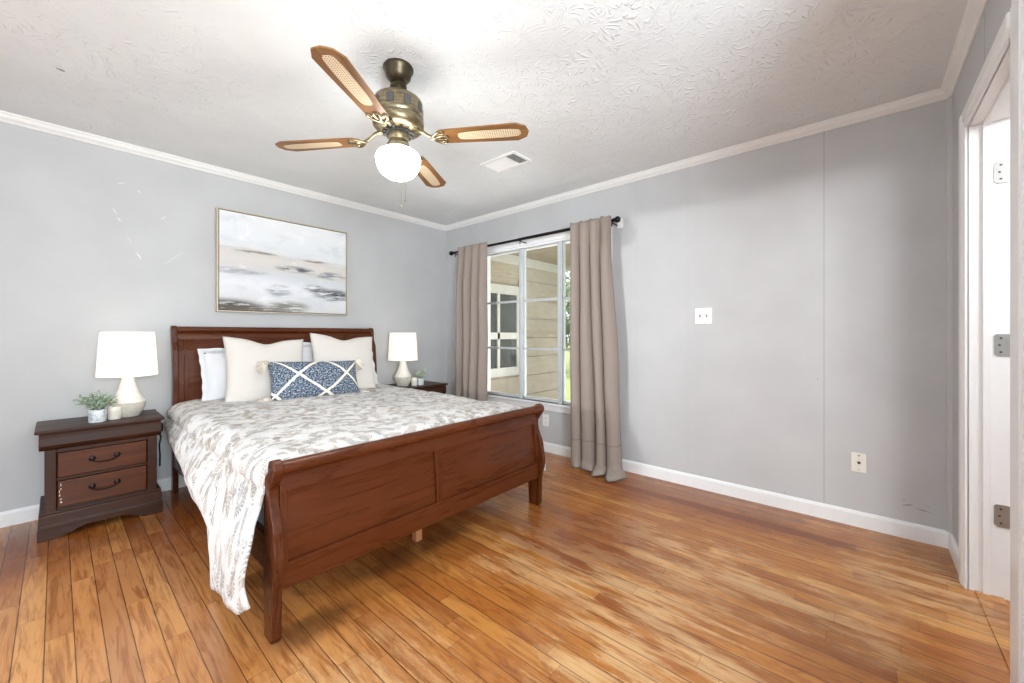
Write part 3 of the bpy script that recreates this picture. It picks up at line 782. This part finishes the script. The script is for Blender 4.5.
pillow('bed_pillow', .68, .40, .14, M['sheet'], (-1.45, -.225, .845), (R_(-20), 0), 'white sleeping pillow mostly hidden behind the right-hand cream pillow', .03, flange=.035, seed=2)
pillow('throw_pillow', .56, .52, .15, M['cream'], (-2.075, -.41, .862), (R_(-17), R_(1)), 'square cream pillow leaning behind the tasselled corner of the blue pillow', .075, .07, seed=3, roll=R_(3))
pillow('throw_pillow', .56, .52, .15, M['cream'], (-1.47, -.405, .885), (R_(-17), R_(-2)), 'square cream pillow at the window end of the headboard', .075, .07, seed=4, roll=R_(4))
lum = pillow('lumbar_pillow', .66, .31, .15, M['lumbar'], (-1.80, -.63, .785), (R_(-24), R_(-3)), 'blue woven lumbar pillow with cream diamond lines and tassels', .05, seed=6, roll=R_(2))
for sx, sz in ((-1, 1), (-1, -1), (1, 1), (1, -1)):
    b = BM(); rr = random.Random(sx * 3 + sz)
    for k in range(46):
        a = rr.uniform(-1.0, 1.0); e = rr.uniform(-.9, .9); L = rr.uniform(.055, .085)
        d = Vector((sx * math.cos(a), .75 * math.sin(e), -.25 + .62 * math.sin(a) )).normalized()
        p0 = Vector((sx * .318, 0, sz * .140)); p1 = p0 + d * L * .55; p2 = p0 + d * L + Vector((0, 0, -.018))
        tube(b, [p0, p1, p2], [.006, .0052, .0036], 5)
    obj('tassel', b, M['tassel'], lum, smooth=True, label='cream yarn tassel')

# ------------------------------------------------------------------ nightstands
def make_nightstand():
    t = empty('nightstand', (-2.942, -.04, 0), 'dark wood two-drawer nightstand standing between the wall lamp side and the duvet', 'nightstand', 'nightstands beside the bed')
    w, d = .27, .41
    obj('top', bxs((-w, w, -d, 0, .588, .606)), M['night'], t, bevel=.006)
    b = BM(); fr = [(-d + .018, .588), (-d + .02, .578), (-d + .012, .560), (-d + .010, .52), (-d + .016, .505), (-d + .028, .492)]
    # hidden-drawer frieze: bowed front, bowed sides
    prism(b, fr + [(-.004, .492), (-.004, .588)], 0, -w + .016, w - .016); obj('frieze', b, M['night'], t, bevel=.003)
    hw = w - .036; fy_ = -d + .036
    obj('carcass', bxs((-hw, -hw + .018, fy_, -.006, .13, .492), (hw - .018, hw, fy_, -.006, .13, .492), (-hw + .018, hw - .018, -.016, -.006, .13, .492), (-hw + .018, hw - .018, fy_, -.016, .13, .16), (-hw + .018, hw - .018, fy_, -.016, .47, .492), (-hw + .018, hw - .018, fy_, -.016, .312, .328)), M['night'], t, bevel=.002)
    for s in (-1, 1):
        obj('pilaster', bxs(tuple(sorted((s * hw, s * (hw - .045)))) + (fy_ - .008, fy_ + .0, .13, .492)), M['night'], t, bevel=.004)
    for z0, z1 in ((.33, .468), (.162, .310)):
        dr = obj('drawer', bxs((-hw + .048, hw - .048, fy_ - .010, fy_ + .2, z0, z1)), M['nightd'], t, bevel=.005)
        b = BM(); zc = (z0 + z1) / 2 + .012
        for s in (-1, 1):
            b2 = BM(); lathe(b2, [(.0001, 0), (.015, 0), (.016, .003), (.008, .006), (.006, .014), (.009, .018), (.0001, .021)], 16)
            bmesh.ops.rotate(b2, verts=b2.verts, cent=(0, 0, 0), matrix=Matrix.Rotation(PI / 2, 3, 'X'))
            bmesh.ops.translate(b2, verts=b2.verts, vec=(s * .052, fy_ - .010, zc))
            me = bpy.data.meshes.new('tmp'); b2.to_mesh(me); b2.free(); b.from_mesh(me); bpy.data.meshes.remove(me)
        tube(b, [(.052 * math.cos(a), fy_ - .027 - .004 * math.sin(a), zc - .024 * abs(math.sin(a)) ** .6) for a in [PI * i / 14 for i in range(15)]], .0042, 8)
        obj('bail_handle', b, M['bronze'], dr, smooth='auto')
    # moulded plinth on bracket feet
    pw, pd = w - .010, d - .004
    b = BM(); prism(b, [(-pd + .022, .148), (-pd + .020, .142), (-pd + .008, .134), (-pd + .006, .078), (-pd, .072), (-pd, .062), (-.004, .062), (-.004, .148)], 0, -pw + .006, pw - .006); obj('plinth', b, M['night'], t, bevel=.003)
    b = BM(); out = [(-pw, 0), (-pw, .062), (pw, .062), (pw, 0), (pw - .085, 0), (pw - .105, .012), (pw - .125, .016), (pw - .15, .030), (pw - .18, .040), (-pw + .18, .040), (-pw + .15, .030), (-pw + .125, .016), (-pw + .105, .012), (-pw + .085, 0)]
    prism(b, out, 1, -pd, -pd + .022)
    box(b, -pw, -pw + .02, -pd + .022, -.004, .0, .062); box(b, pw - .02, pw, -pd + .022, -.004, .0, .062)
    obj('bracket_base', b, M['night'], t, bevel=.002)
    return t
ns = make_nightstand()
ns['label'] = 'dark two-drawer nightstand in full view, pale paint chips on its lower drawer'
dup(ns, (-.613, -.04, 0), 'dark nightstand in the window corner, mostly hidden behind the bed')
b = BM(); rr = random.Random(2)
for z, hh, ww in ((.283, .016, .003), (.262, .010, .004), (.245, .018, .003), (.226, .012, .005), (.205, .008, .006), (.188, .008, .009)):
    x = -.178 + rr.uniform(-.003, .003)
    prism(b, [(x, z), (x + ww, z + .002), (x + ww * .8, z + hh), (x + .001, z + hh * .9)], 1, -.3866, -.3855)
obj('paint_chip', b, M['ivory'], ns, label='row of pale chips in the finish')

# ------------------------------------------------------------------ table lamps
def make_lamp():
    t = empty('table_lamp', (-2.825, -.225, .606), 'lit white ceramic lamp beside the potted plant on the fully visible nightstand', 'lamp', 'bedside table lamps')
    b = BM(); low = [(.0001, 0), (.056, 0), (.060, .006), (.074, .030), (.084, .062), (.087, .092)]
    lathe(b, low, 40); obj('base', b, M['glaze'], t, smooth='auto', label='pearly grey glazed lower bowl')
    b = BM(); up = [(.087, .092), (.084, .104), (.074, .120), (.060, .146), (.048, .176), (.038, .212), (.031, .245), (.028, .270), (.026, .286), (.0001, .287)]
    lathe(b, up, 40); obj('neck', b, M['ceramic'], t, smooth='auto')
    b = BM(); lathe(b, [(.0001, .286), (.014, .286), (.014, .315), (.018, .318), (.018, .345), (.0001, .346)], 20); obj('socket', b, M['brass'], t, smooth='auto')
    b = BM(); lathe(b, [(.0001, .346), (.012, .346), (.016, .362), (.028, .385), (.030, .402), (.024, .422), (.010, .432), (.0001, .434)], 20); obj('bulb', b, M['bulb'], t, smooth=True)
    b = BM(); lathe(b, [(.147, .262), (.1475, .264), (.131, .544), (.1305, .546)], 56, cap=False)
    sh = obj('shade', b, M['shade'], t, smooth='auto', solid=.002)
    b = BM()
    for k in range(3):
        a = 2 * PI * k / 3; tube(b, [(.012 * math.cos(a), .012 * math.sin(a), .345), (.05 * math.cos(a), .05 * math.sin(a), .50), (.130 * math.cos(a), .130 * math.sin(a), .535)], .0015, 5)
    obj('shade_spider', b, M['brass'], sh)
    d = bpy.data.lights.new('lamp_light', 'POINT'); d.energy = 2.6; d.color = (1, .95, .88); d.shadow_soft_size = .03
    l = bpy.data.objects.new('lamp_light', d); COL.objects.link(l); l.parent = t; l.location = (0, 0, .40)
    return t
lamp = make_lamp()
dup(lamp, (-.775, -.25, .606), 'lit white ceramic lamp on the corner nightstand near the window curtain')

# lamp cord hanging down the wall by the bed
b = BM()
pts = [(-2.668, -.012, .60), (-2.655, -.012, .53), (-2.640, -.02, .47), (-2.652, -.02, .44), (-2.635, -.02, .40), (-2.645, -.018, .34), (-2.640, -.016, .27), (-2.642, -.02, .19)]
tube(b, [Vector(p) - lamp.location for p in pts], .005, 8); cord = obj('power_cord', b, M['dark'], lamp, smooth=True, label='dark cord hanging down the wall')
obj('adapter', bxs((.169, .199, .185, .219, -.166, -.106)), M['dark'], cord, bevel=.005)

# ------------------------------------------------------------------ planters and candles
def make_plant(name, loc, label, mleaf, seed, r, h, n, spread):
    t = empty(name, loc, label, 'plant', 'small potted plants on the nightstands'); rr = random.Random(seed)
    b = BM(); lathe(b, [(.0001, 0), (r * .92, 0), (r * .97, .004), (r, h * .95), (r * .985, h), (r * .9, h), (r * .88, h * .8), (.0001, h * .8)], 28); obj('pot', b, M['marble'], t, smooth='auto')
    b = BM(); lathe(b, [(.0001, h * .8), (r * .86, h * .8), (r * .6, h * .88), (.0001, h * .92)], 16); obj('moss', b, M['soil'], t, smooth=True)
    bs, bl = BM(), BM()
    for k in range(n):
        a = 2 * PI * k / n + rr.uniform(-.25, .25); out = rr.uniform(.25, 1) * spread; up = rr.uniform(.05, .12) * (1.25 - .6 * out / spread)
        p0 = Vector((r * .4 * math.cos(a), r * .4 * math.sin(a), h * .85)); p2 = p0 + Vector((out * math.cos(a), out * math.sin(a), up)); p1 = (p0 + p2) / 2 + Vector((0, 0, .02))
        tube(bs, [p0, p1, p2], .0011, 4)
        for m in range(9):
            f = .25 + .75 * m / 8; q = p0.lerp(p1, min(1, f * 2)) if f < .5 else p1.lerp(p2, f * 2 - 1)
            d = Vector((rr.gauss(0, 1), rr.gauss(0, 1), rr.gauss(.2, .7))).normalized(); L = rr.uniform(.013, .023)
            s = d.orthogonal().normalized(); nn = d.cross(s)
            vs = [bl.verts.new(q), bl.verts.new(q + d * L * .45 + s * L * .42 + nn * .001), bl.verts.new(q + d * L), bl.verts.new(q + d * L * .45 - s * L * .42 + nn * .001)]
            mid = bl.verts.new(q + d * L * .5 - nn * .0015)
            for i in range(4): bl.faces.new((vs[i], vs[(i + 1) % 4], mid))
    obj('stems', bs, M['stemm'], t); obj('foliage', bl, mleaf, t)
    return t
make_plant('potted_plant', (-2.968, -.325, .606), 'grey-green leafy plant in a marbled pot left of the candle', M['leafA'], 4, .040, .076, 36, .082)
make_plant('potted_plant', (-.618, -.335, .606), 'pale feathery plant in a small pot on the corner nightstand', M['leafB'], 9, .034, .068, 18, .05)
def make_candle(loc, label):
    t = empty('candle', loc, label, 'candle', 'jar candles on the nightstands')
    b = BM(); lathe(b, [(.0001, 0), (.029, 0), (.031, .003), (.031, .076), (.030, .078), (.0275, .078), (.0275, .066), (.0001, .066)], 32); obj('jar', b, M['ceramic'], t, smooth='auto')
    b = BM(); lathe(b, [(.0001, .066), (.027, .066), (.027, .069), (.0001, .070)], 24); wx_ = obj('wax', b, M['wax'], t, smooth='auto')
    b = BM(); tube(b, [(0, 0, .069), (.001, 0, .076)], .0008, 5); obj('wick', b, M['dark'], wx_)
    b = BM(); lathe(b, [(.0313, .018), (.0315, .019), (.0315, .055), (.0313, .056)], 32, cap=False); obj('paper_label', b, M['label_'], t, smooth='auto')
    return t
cd = make_candle((-2.892, -.288, .606), 'cream jar candle standing in front of the lamp bowl, beside the marbled pot')
dup(cd, (-.693, -.33, .606), 'white jar candle on the corner nightstand beside the pale plant')

# ------------------------------------------------------------------ framed picture
pic = empty('framed_picture', (-1.79, 0, 1.72), 'abstract grey seascape painting in a thin champagne floater frame above the bed', 'picture')
pw, ph = 1.045, .81
fr = bxs((-pw / 2, -pw / 2 + .010, -.056, -.004, -ph / 2, ph / 2), (pw / 2 - .010, pw / 2, -.056, -.004, -ph / 2, ph / 2), (-pw / 2 + .010, pw / 2 - .010, -.056, -.004, ph / 2 - .010, ph / 2), (-pw / 2 + .010, pw / 2 - .010, -.056, -.004, -ph / 2, -ph / 2 + .010))
obj('frame', fr, M['frame'], pic, bevel=.0015)
obj('backing', bxs((-pw / 2 + .010, pw / 2 - .010, -.012, -.005, -ph / 2 + .010, ph / 2 - .010)), M['framein'], pic)
cx, cz = pw / 2 - .016, ph / 2 - .016
b = bxs((-cx, cx, -.050, -.013, -cz, cz)); uvl = b.loops.layers.uv.new('uv')
for f in b.faces:
    for l in f.loops: l[uvl].uv = ((l.vert.co.x + cx) / (2 * cx), (l.vert.co.z + cz) / (2 * cz))
obj('canvas', b, M['canvas'], pic)

# scuffs and scratches on the walls and ceiling (real flakes of bare plaster)
def flakes(name, items, mat, wall, label):
    b = BM(); rr = random.Random(11)
    for (x, z, L, ang, wd) in items:
        n_ = 5; up, dn = [], []
        for i in range(n_ + 1):
            t = i / n_ - .5; a = math.radians(ang); ox, oz = x + L * t * math.cos(a), z + L * t * math.sin(a)
            wv = wd * (1 - abs(2 * t)) * rr.uniform(.4, 1) + .0003
            up.append((ox - wv * math.sin(a), oz + wv * math.cos(a))); dn.append((ox + wv * math.sin(a), oz - wv * math.cos(a)))
        prism(b, up + dn[::-1], 1 if wall == 'back' else 0, -.0016, .001)
    return struct(name, b, mat)
flakes('wall_marks_back', [(-2.84, 2.17, .05, 20, .002), (-2.75, 2.135, .022, -30, .003), (-2.87, 1.97, .05, -62, .002), (-2.85, 1.92, .03, -60, .005), (-2.80, 1.79, .05, -62, .001), (-2.75, 1.685, .05, -58, .004),
      (-2.62, 1.98, .04, 40, .002), (-2.56, 1.70, .07, 42, .001), (-2.52, 1.74, .06, 44, .001), (-2.60, 1.66, .06, 35, .001)], M['plate'], 'back', '')
M['mark'] = plain('grey_scrape', (120, 120, 120), .6)
flakes('wall_marks_right', [(-4.00, .185, .05, -14, .003), (-4.06, .172, .06, 8, .0025), (-3.985, .21, .012, 60, .002), (-4.075, .20, .03, 25, .001), (-3.43, .105, .02, 0, .002), (-3.60, .86, .02, 65, .001)], M['mark'], 'right', '')
b = BM(); prism(b, [(-.014, 0), (0, .004), (.018, .001), (.006, -.004)], 2, -.002, .001); struct('ceiling_mark', b, M['dark'], loc=(-3.12, -.845, H), rot=(0, 0, .4))

# ------------------------------------------------------------------ ceiling fan
fan = empty('ceiling_fan', (-2.03, -2.11, H), 'antique brass ceiling fan with four cane-inset oak blades and lit globe', 'ceiling fan')
b = BM(); lathe(b, [(.0001, 0), (.068, 0), (.072, -.006), (.072, -.016), (.064, -.026), (.058, -.052), (.044, -.068), (.034, -.076), (.0001, -.076)], 36); obj('canopy', b, M['oldbrass'], fan, smooth='auto')
b = BM(); lathe(b, [(.0001, -.070), (.028, -.074), (.038, -.088), (.040, -.102), (.030, -.112), (.026, -.120), (.030, -.132), (.034, -.140), (.034, -.150), (.0001, -.152)], 28); obj('downrod_coupling', b, M['oldbrass'], fan, smooth='auto')
b = BM(); lathe(b, [(.0001, -.150), (.066, -.150), (.098, -.157), (.112, -.168), (.116, -.182), (.116, -.232), (.120, -.238), (.120, -.246), (.116, -.256), (.122, -.266), (.120, -.292), (.108, -.306), (.085, -.313), (.060, -.316), (.0001, -.316)], 48)
mot = obj('motor_housing', b, M['brass'], fan, smooth='auto')
for k in range(9):
    a = 2 * PI * (k + .45) / 9; b = BM()
    vs = [(-.017, -.018), (-.012, -.023), (.012, -.023), (.017, -.018), (.017, .018), (.012, .023), (-.012, .023), (-.017, .018)]
    prism(b, [(u, v) for u, v in vs], 1, -.0025, .0025)
    obj('vent_plate', b, M['slot'], mot, loc=(.116 * math.cos(a), .116 * math.sin(a), -.208), rot=(0, 0, a - PI / 2), bevel=.001)
b = BM(); lathe(b, [(.0001, -.312), (.050, -.314), (.054, -.324), (.0001, -.326)], 24)
for k in range(12):
    a = 2 * PI * k / 12; tube(b, [(.05 * math.cos(a), .05 * math.sin(a), -.318), (.075 * math.cos(a + .2), .075 * math.sin(a + .2), -.326)], .006, 6)
obj('flywheel', b, M['dark'], fan)
b = BM(); lathe(b, [(.0001, -.318), (.044, -.320), (.048, -.326), (.048, -.356), (.044, -.362), (.047, -.366), (.054, -.384), (.055, -.398), (.052, -.404), (.0001, -.404)], 32); obj('light_fitter', b, M['brass'], fan, smooth='auto')
b = BM(); lathe(b, [(.0001, -.398), (.048, -.400), (.052, -.404), (.076, -.411), (.098, -.426), (.106, -.446), (.105, -.468), (.095, -.498), (.078, -.522), (.054, -.538), (.025, -.547), (.0001, -.549)], 40); obj('globe_shade', b, M['globe'], fan, smooth=True, label='white schoolhouse glass globe, lit')
for dx, dy, ln in ((.066, .078, 9), (.080, .062, 8)):
    b = BM(); tube(b, [(dx * .45, dy * .45, -.366), (dx * .9, dy * .9, -.372), (dx, dy, -.386)] + [(dx, dy, -.40 - .03 * i) for i in range(ln)], .0008, 5)
    zz = -.40 - .03 * (ln - 1); lathe(b, [(.0001, zz - .016), (.003, zz - .014), (.0034, zz - .004), (.001, zz + .001)], 8, c=(dx, dy)); obj('pull_chain', b, M['oldbrass'], fan)
def blade_outline(r0, r1, w0, w1):
    L = []
    for i in range(9):
        a = PI / 2 + PI * i / 8; L.append((r0 + .045 + .045 * math.cos(a), w0 * math.sin(a)))
    L = [(x, y) for x, y in L]
    return L + [(r1 - .055, -w1), (r1 - .012, -w1 * .62), (r1 - .004, -w1 * .25), (r1, 0), (r1 - .004, w1 * .25), (r1 - .012, w1 * .62), (r1 - .055, w1)]
for k in range(4):
    ang = R_(34 + 90 * k)
    b = BM(); prism(b, blade_outline(.185, .638, .052, .065), 2, -.0035, .0035)
    bl = obj('blade', b, M['blade'], fan, bevel=.0015, loc=(0, 0, -.352)); bl.rotation_mode = 'XYZ'; bl.rotation_euler = (R_(-6), 0, ang)
    b = BM(); cp = []
    for i in range(24):
        a = 2 * PI * i / 24; sx = 1 if math.cos(a) > 0 else -1; sy = 1 if math.sin(a) > 0 else -1
        cp.append((.450 + .15 * sx * abs(math.cos(a)) ** .55, .031 * sy * abs(math.sin(a)) ** .45))
    prism(b, cp, 2, -.0046, -.0030); obj('cane_panel', b, M['cane'], bl, label='pale woven cane inset')
    # scrolled blade iron
    b = BM()
    tube(b, [(.075, 0, .040), (.115, 0, .034), (.15, 0, .010), (.185, 0, -.006), (.215, 0, -.007)], [.010, .009, .008, .008, .006], 8)
    for s in (-1, 1):
        tube(b, [(.165, 0, -.004), (.185, s * .020, -.006), (.205, s * .040, -.007), (.228, s * .046, -.007), (.236, s * .036, -.007), (.226, s * .026, -.007), (.215, s * .030, -.007)], [.006, .006, .0055, .005, .005, .0045, .004], 7)
        tube(b, [(.19, 0, -.006), (.212, s * .012, -.007), (.236, s * .014, -.007), (.248, s * .004, -.007)], .0048, 7)
    obj('blade_iron', b, M['brass'], bl, smooth=True)
gl = bpy.data.lights.new('globe_light', 'POINT'); gl.energy = 6; gl.color = (1, .95, .86); gl.shadow_soft_size = .11
go = bpy.data.objects.new('globe_light', gl); COL.objects.link(go); go.location = (-2.03, -2.11, 1.80)

# ------------------------------------------------------------------ ceiling vent
vt = empty('ceiling_vent', (-.885, -1.775, H), 'white rectangular air register in the ceiling beyond the fan', 'vent')
vx, vy = .105, .175
obj('frame', bxs((-vx, vx, -vy, -vy + .024, -.008, 0), (-vx, vx, vy - .024, vy, -.008, 0), (-vx, -vx + .024, -vy + .024, vy - .024, -.008, 0), (vx - .024, vx, -vy + .024, vy - .024, -.008, 0)), M['plate'], vt, bevel=.002)
obj('duct_back', bxs((-vx + .02, vx - .02, -vy + .02, vy - .02, -.001, .0)), M['slot'], vt)
obj('divider', bxs((-vx + .024, vx - .024, -.072, -.062, -.007, -.001)), M['plate'], vt)
for k in range(14):
    yy = -.055 + k * .0155
    b = BM(); prism(b, [(yy, -.002), (yy + .009, -.0075), (yy + .010, -.0065), (yy + .001, -.001)], 0, -vx + .024, vx - .024); obj('louver', b, M['plate'], vt)
for k in range(5):
    yy = -.085 - k * .0145
    b = BM(); prism(b, [(yy, -.002), (yy - .006, -.0075), (yy - .007, -.0065), (yy - .001, -.001)], 0, -vx + .024, vx - .024); obj('louver', b, M['plate'], vt)

# ------------------------------------------------------------------ curtain rod and curtains
RX, RZ = -.115, 2.072
rod = empty('curtain_rod', (RX, -1.27, RZ), 'black metal curtain rod with ball finials above the window', 'curtain rod')
b = BM(); tube(b, [(0, -1.0, 0), (0, .02, 0)], .0145, 14); tube(b, [(0, -.02, 0), (0, 1.0, 0)], .0125, 14); obj('rod', b, M['black'], rod, smooth='auto')
for s in (-1, 1):
    b = BM(); lathe(b, [(.0001, 0), (.011, 0), (.012, .006), (.017, .009), (.017, .014), (.012, .017), (.022, .026), (.027, .040), (.022, .054), (.012, .062), (.0001, .064)], 20)
    obj('finial', b, M['black'], rod, smooth='auto', loc=(0, s * 1.0, 0), rot=(-s * PI / 2, 0, 0))
for yy in (-.99, .0, .97):
    b = BM(); tube(b, [(0, yy, -.012), (0, yy, -.016), (.05, yy, -.020), (-RX - .006, yy, -.020)], .005, 8)
    tube(b, [(.014 * math.cos(a), yy, .014 * math.sin(a)) for a in [PI + PI * i / 8 for i in range(9)]], .005, 8)
    tube(b, [(.0, yy, -.015), (0, yy, -.048)], .0045, 8)
    obj('bracket', b, M['black'], rod, smooth='auto')
obj('wall_plate', bxs((-RX - .018, -RX, -1.035, -.985, -.045, .030)), M['plate'], rod, bevel=.003, label='white wall block behind the bracket')

def curtain(name, yA, yB, bA, bB, folds, label, seed, puddle):
    rr = random.Random(seed); NU, NV = folds * 14, 70
    ph = [rr.uniform(-.5, .5) for _ in range(folds + 2)]; am = [rr.uniform(.75, 1.2) for _ in range(folds + 2)]
    def fn(u, v):
        # v: 0 floor .. 1 top
        y = (bA + (bB - bA) * u) * (1 - v) + (yA + (yB - yA) * u) * v
        k = u * folds; i = int(min(folds - 1, k)); f = k - i
        a = am[i] * (1 - f) + am[i + 1] * f; p = ph[i] * (1 - f) + ph[i + 1] * f
        amp = (.026 * v + .044 * (1 - v)) * a * min(1, 2.2 * (1.03 - v) + .55)
        wv = math.sin(2 * PI * k + p * (1.8 - v)); wv = wv * (1.25 - .25 * wv * wv)
        x = RX - .018 - amp * (1 + wv)
        y += .018 * math.cos(2 * PI * k + p) * (1 - .5 * v)
        y += .014 * noise.noise(Vector((u * 3 + seed, v * 3, 0))); x += .022 * noise.noise(Vector((u * 4, v * 2.2 + seed, 2))) * (1 - v)
        z = v * (RZ + .034) + (.006 * math.sin(2 * PI * k * 2 + p) if v > .99 else 0)
        if puddle and v < .06:
            s = (.06 - v) / .06
            w = max(0, math.sin(PI * min(1, max(0, (u - .05) / .95)))) * .6 + .5 * u
            x -= s ** 1.5 * .12 * w * (1 + .4 * math.sin(u * 17)); y -= s * .05 * u
            z = .010 + .05 * (1 - s) ** 1.2 * 1.0 + .022 * abs(math.sin(u * 11 + seed)) * s * (1 - s) * 4 + .012 * s * abs(math.sin(u * 23)) * w
            z += max(0, .117 - .0) * 0
        elif puddle and v < .12:
            t = (v - .06) / .06; z = .060 + t * (.12 * (RZ + .030) - .060)
        return (x, y, max(.006, z))
    b = BM(); grid(b, NU, NV, fn, lambda u, v: (u * 1.2, v * 2.1))
    o = obj(name, b, M['curtain'], smooth=True, solid=.0025)
    return tag(o, label, 'curtain', 'taupe curtain panels on the rod')
curtain('curtain', -.40, -.85, -.395, -.865, 4, 'taupe curtain panel hanging at the bed end of the window', 4, False)
curtain('curtain', -1.885, -2.275, -1.93, -2.39, 4, 'taupe curtain panel reaching the floor, nearer the light switch', 8, True)

# ------------------------------------------------------------------ switch and outlets on the window wall
sw = empty('light_switch', (0, -2.934, 1.27), 'white double toggle switch plate on the bare grey wall', 'light switch')
obj('plate', bxs((-.006, 0, -.058, .058, -.058, .058)), M['plate'], sw, bevel=.003)
for s in (-1, 1):
    b = BM(); prism(b, [(-.006, -.011), (-.007, .011), (-.017, .012), (-.019, .006)], 1, s * .023 - .005, s * .023 + .005); obj('toggle', b, M['toggle'], sw)
    for z in (-.03, .03):
        b = BM(); lathe(b, [(.0001, 0), (.003, 0), (.0025, .001), (.0001, .0013)], 8); obj('screw', b, M['toggle'], sw, loc=(-.006, s * .023, z), rot=(0, -PI / 2, 0))
jk = empty('cable_outlet', (0, -3.795, .378), 'ivory wall plate with a single cable jack, low on the bare wall', 'outlet')
obj('plate', bxs((-.006, 0, -.035, .035, -.057, .057)), M['ivory'], jk, bevel=.003)
b = BM(); lathe(b, [(.0001, 0), (.008, 0), (.008, .002), (.0055, .003), (.0055, .009), (.0001, .009)], 12); obj('jack', b, M['slot'], jk, loc=(-.006, 0, 0), rot=(0, -PI / 2, 0))
for z in (-.042, .042):
    b = BM(); lathe(b, [(.0001, 0), (.0042, 0), (.0035, .0012), (.0001, .0015)], 8); obj('screw', b, M['slot'] if z > 0 else M['toggle'], jk, loc=(-.006, 0, z), rot=(0, -PI / 2, 0))
ot = empty('power_outlet', (0, -1.503, .302), 'white duplex power outlet under the window, just past the foot post', 'outlet')
obj('plate', bxs((-.006, 0, -.036, .036, -.058, .058)), M['plate'], ot, bevel=.003)
for z in (-.02, .02):
    b = BM(); prism(b, [(.016 * math.cos(a) * 1.0, z + .0145 * max(-.9, min(.9, 1.25 * math.sin(a)))) for a in [2 * PI * i / 16 for i in range(16)]], 0, -.0078, -.005); s = obj('receptacle', b, M['ivory'], ot)
    obj('slots', bxs((-.0083, -.0075, -.008, -.0062, z - .004, z + .006), (-.0083, -.0075, .0062, .008, z - .003, z + .005), (-.0083, -.0075, -.002, .002, z - .010, z - .007)), M['slot'], s)
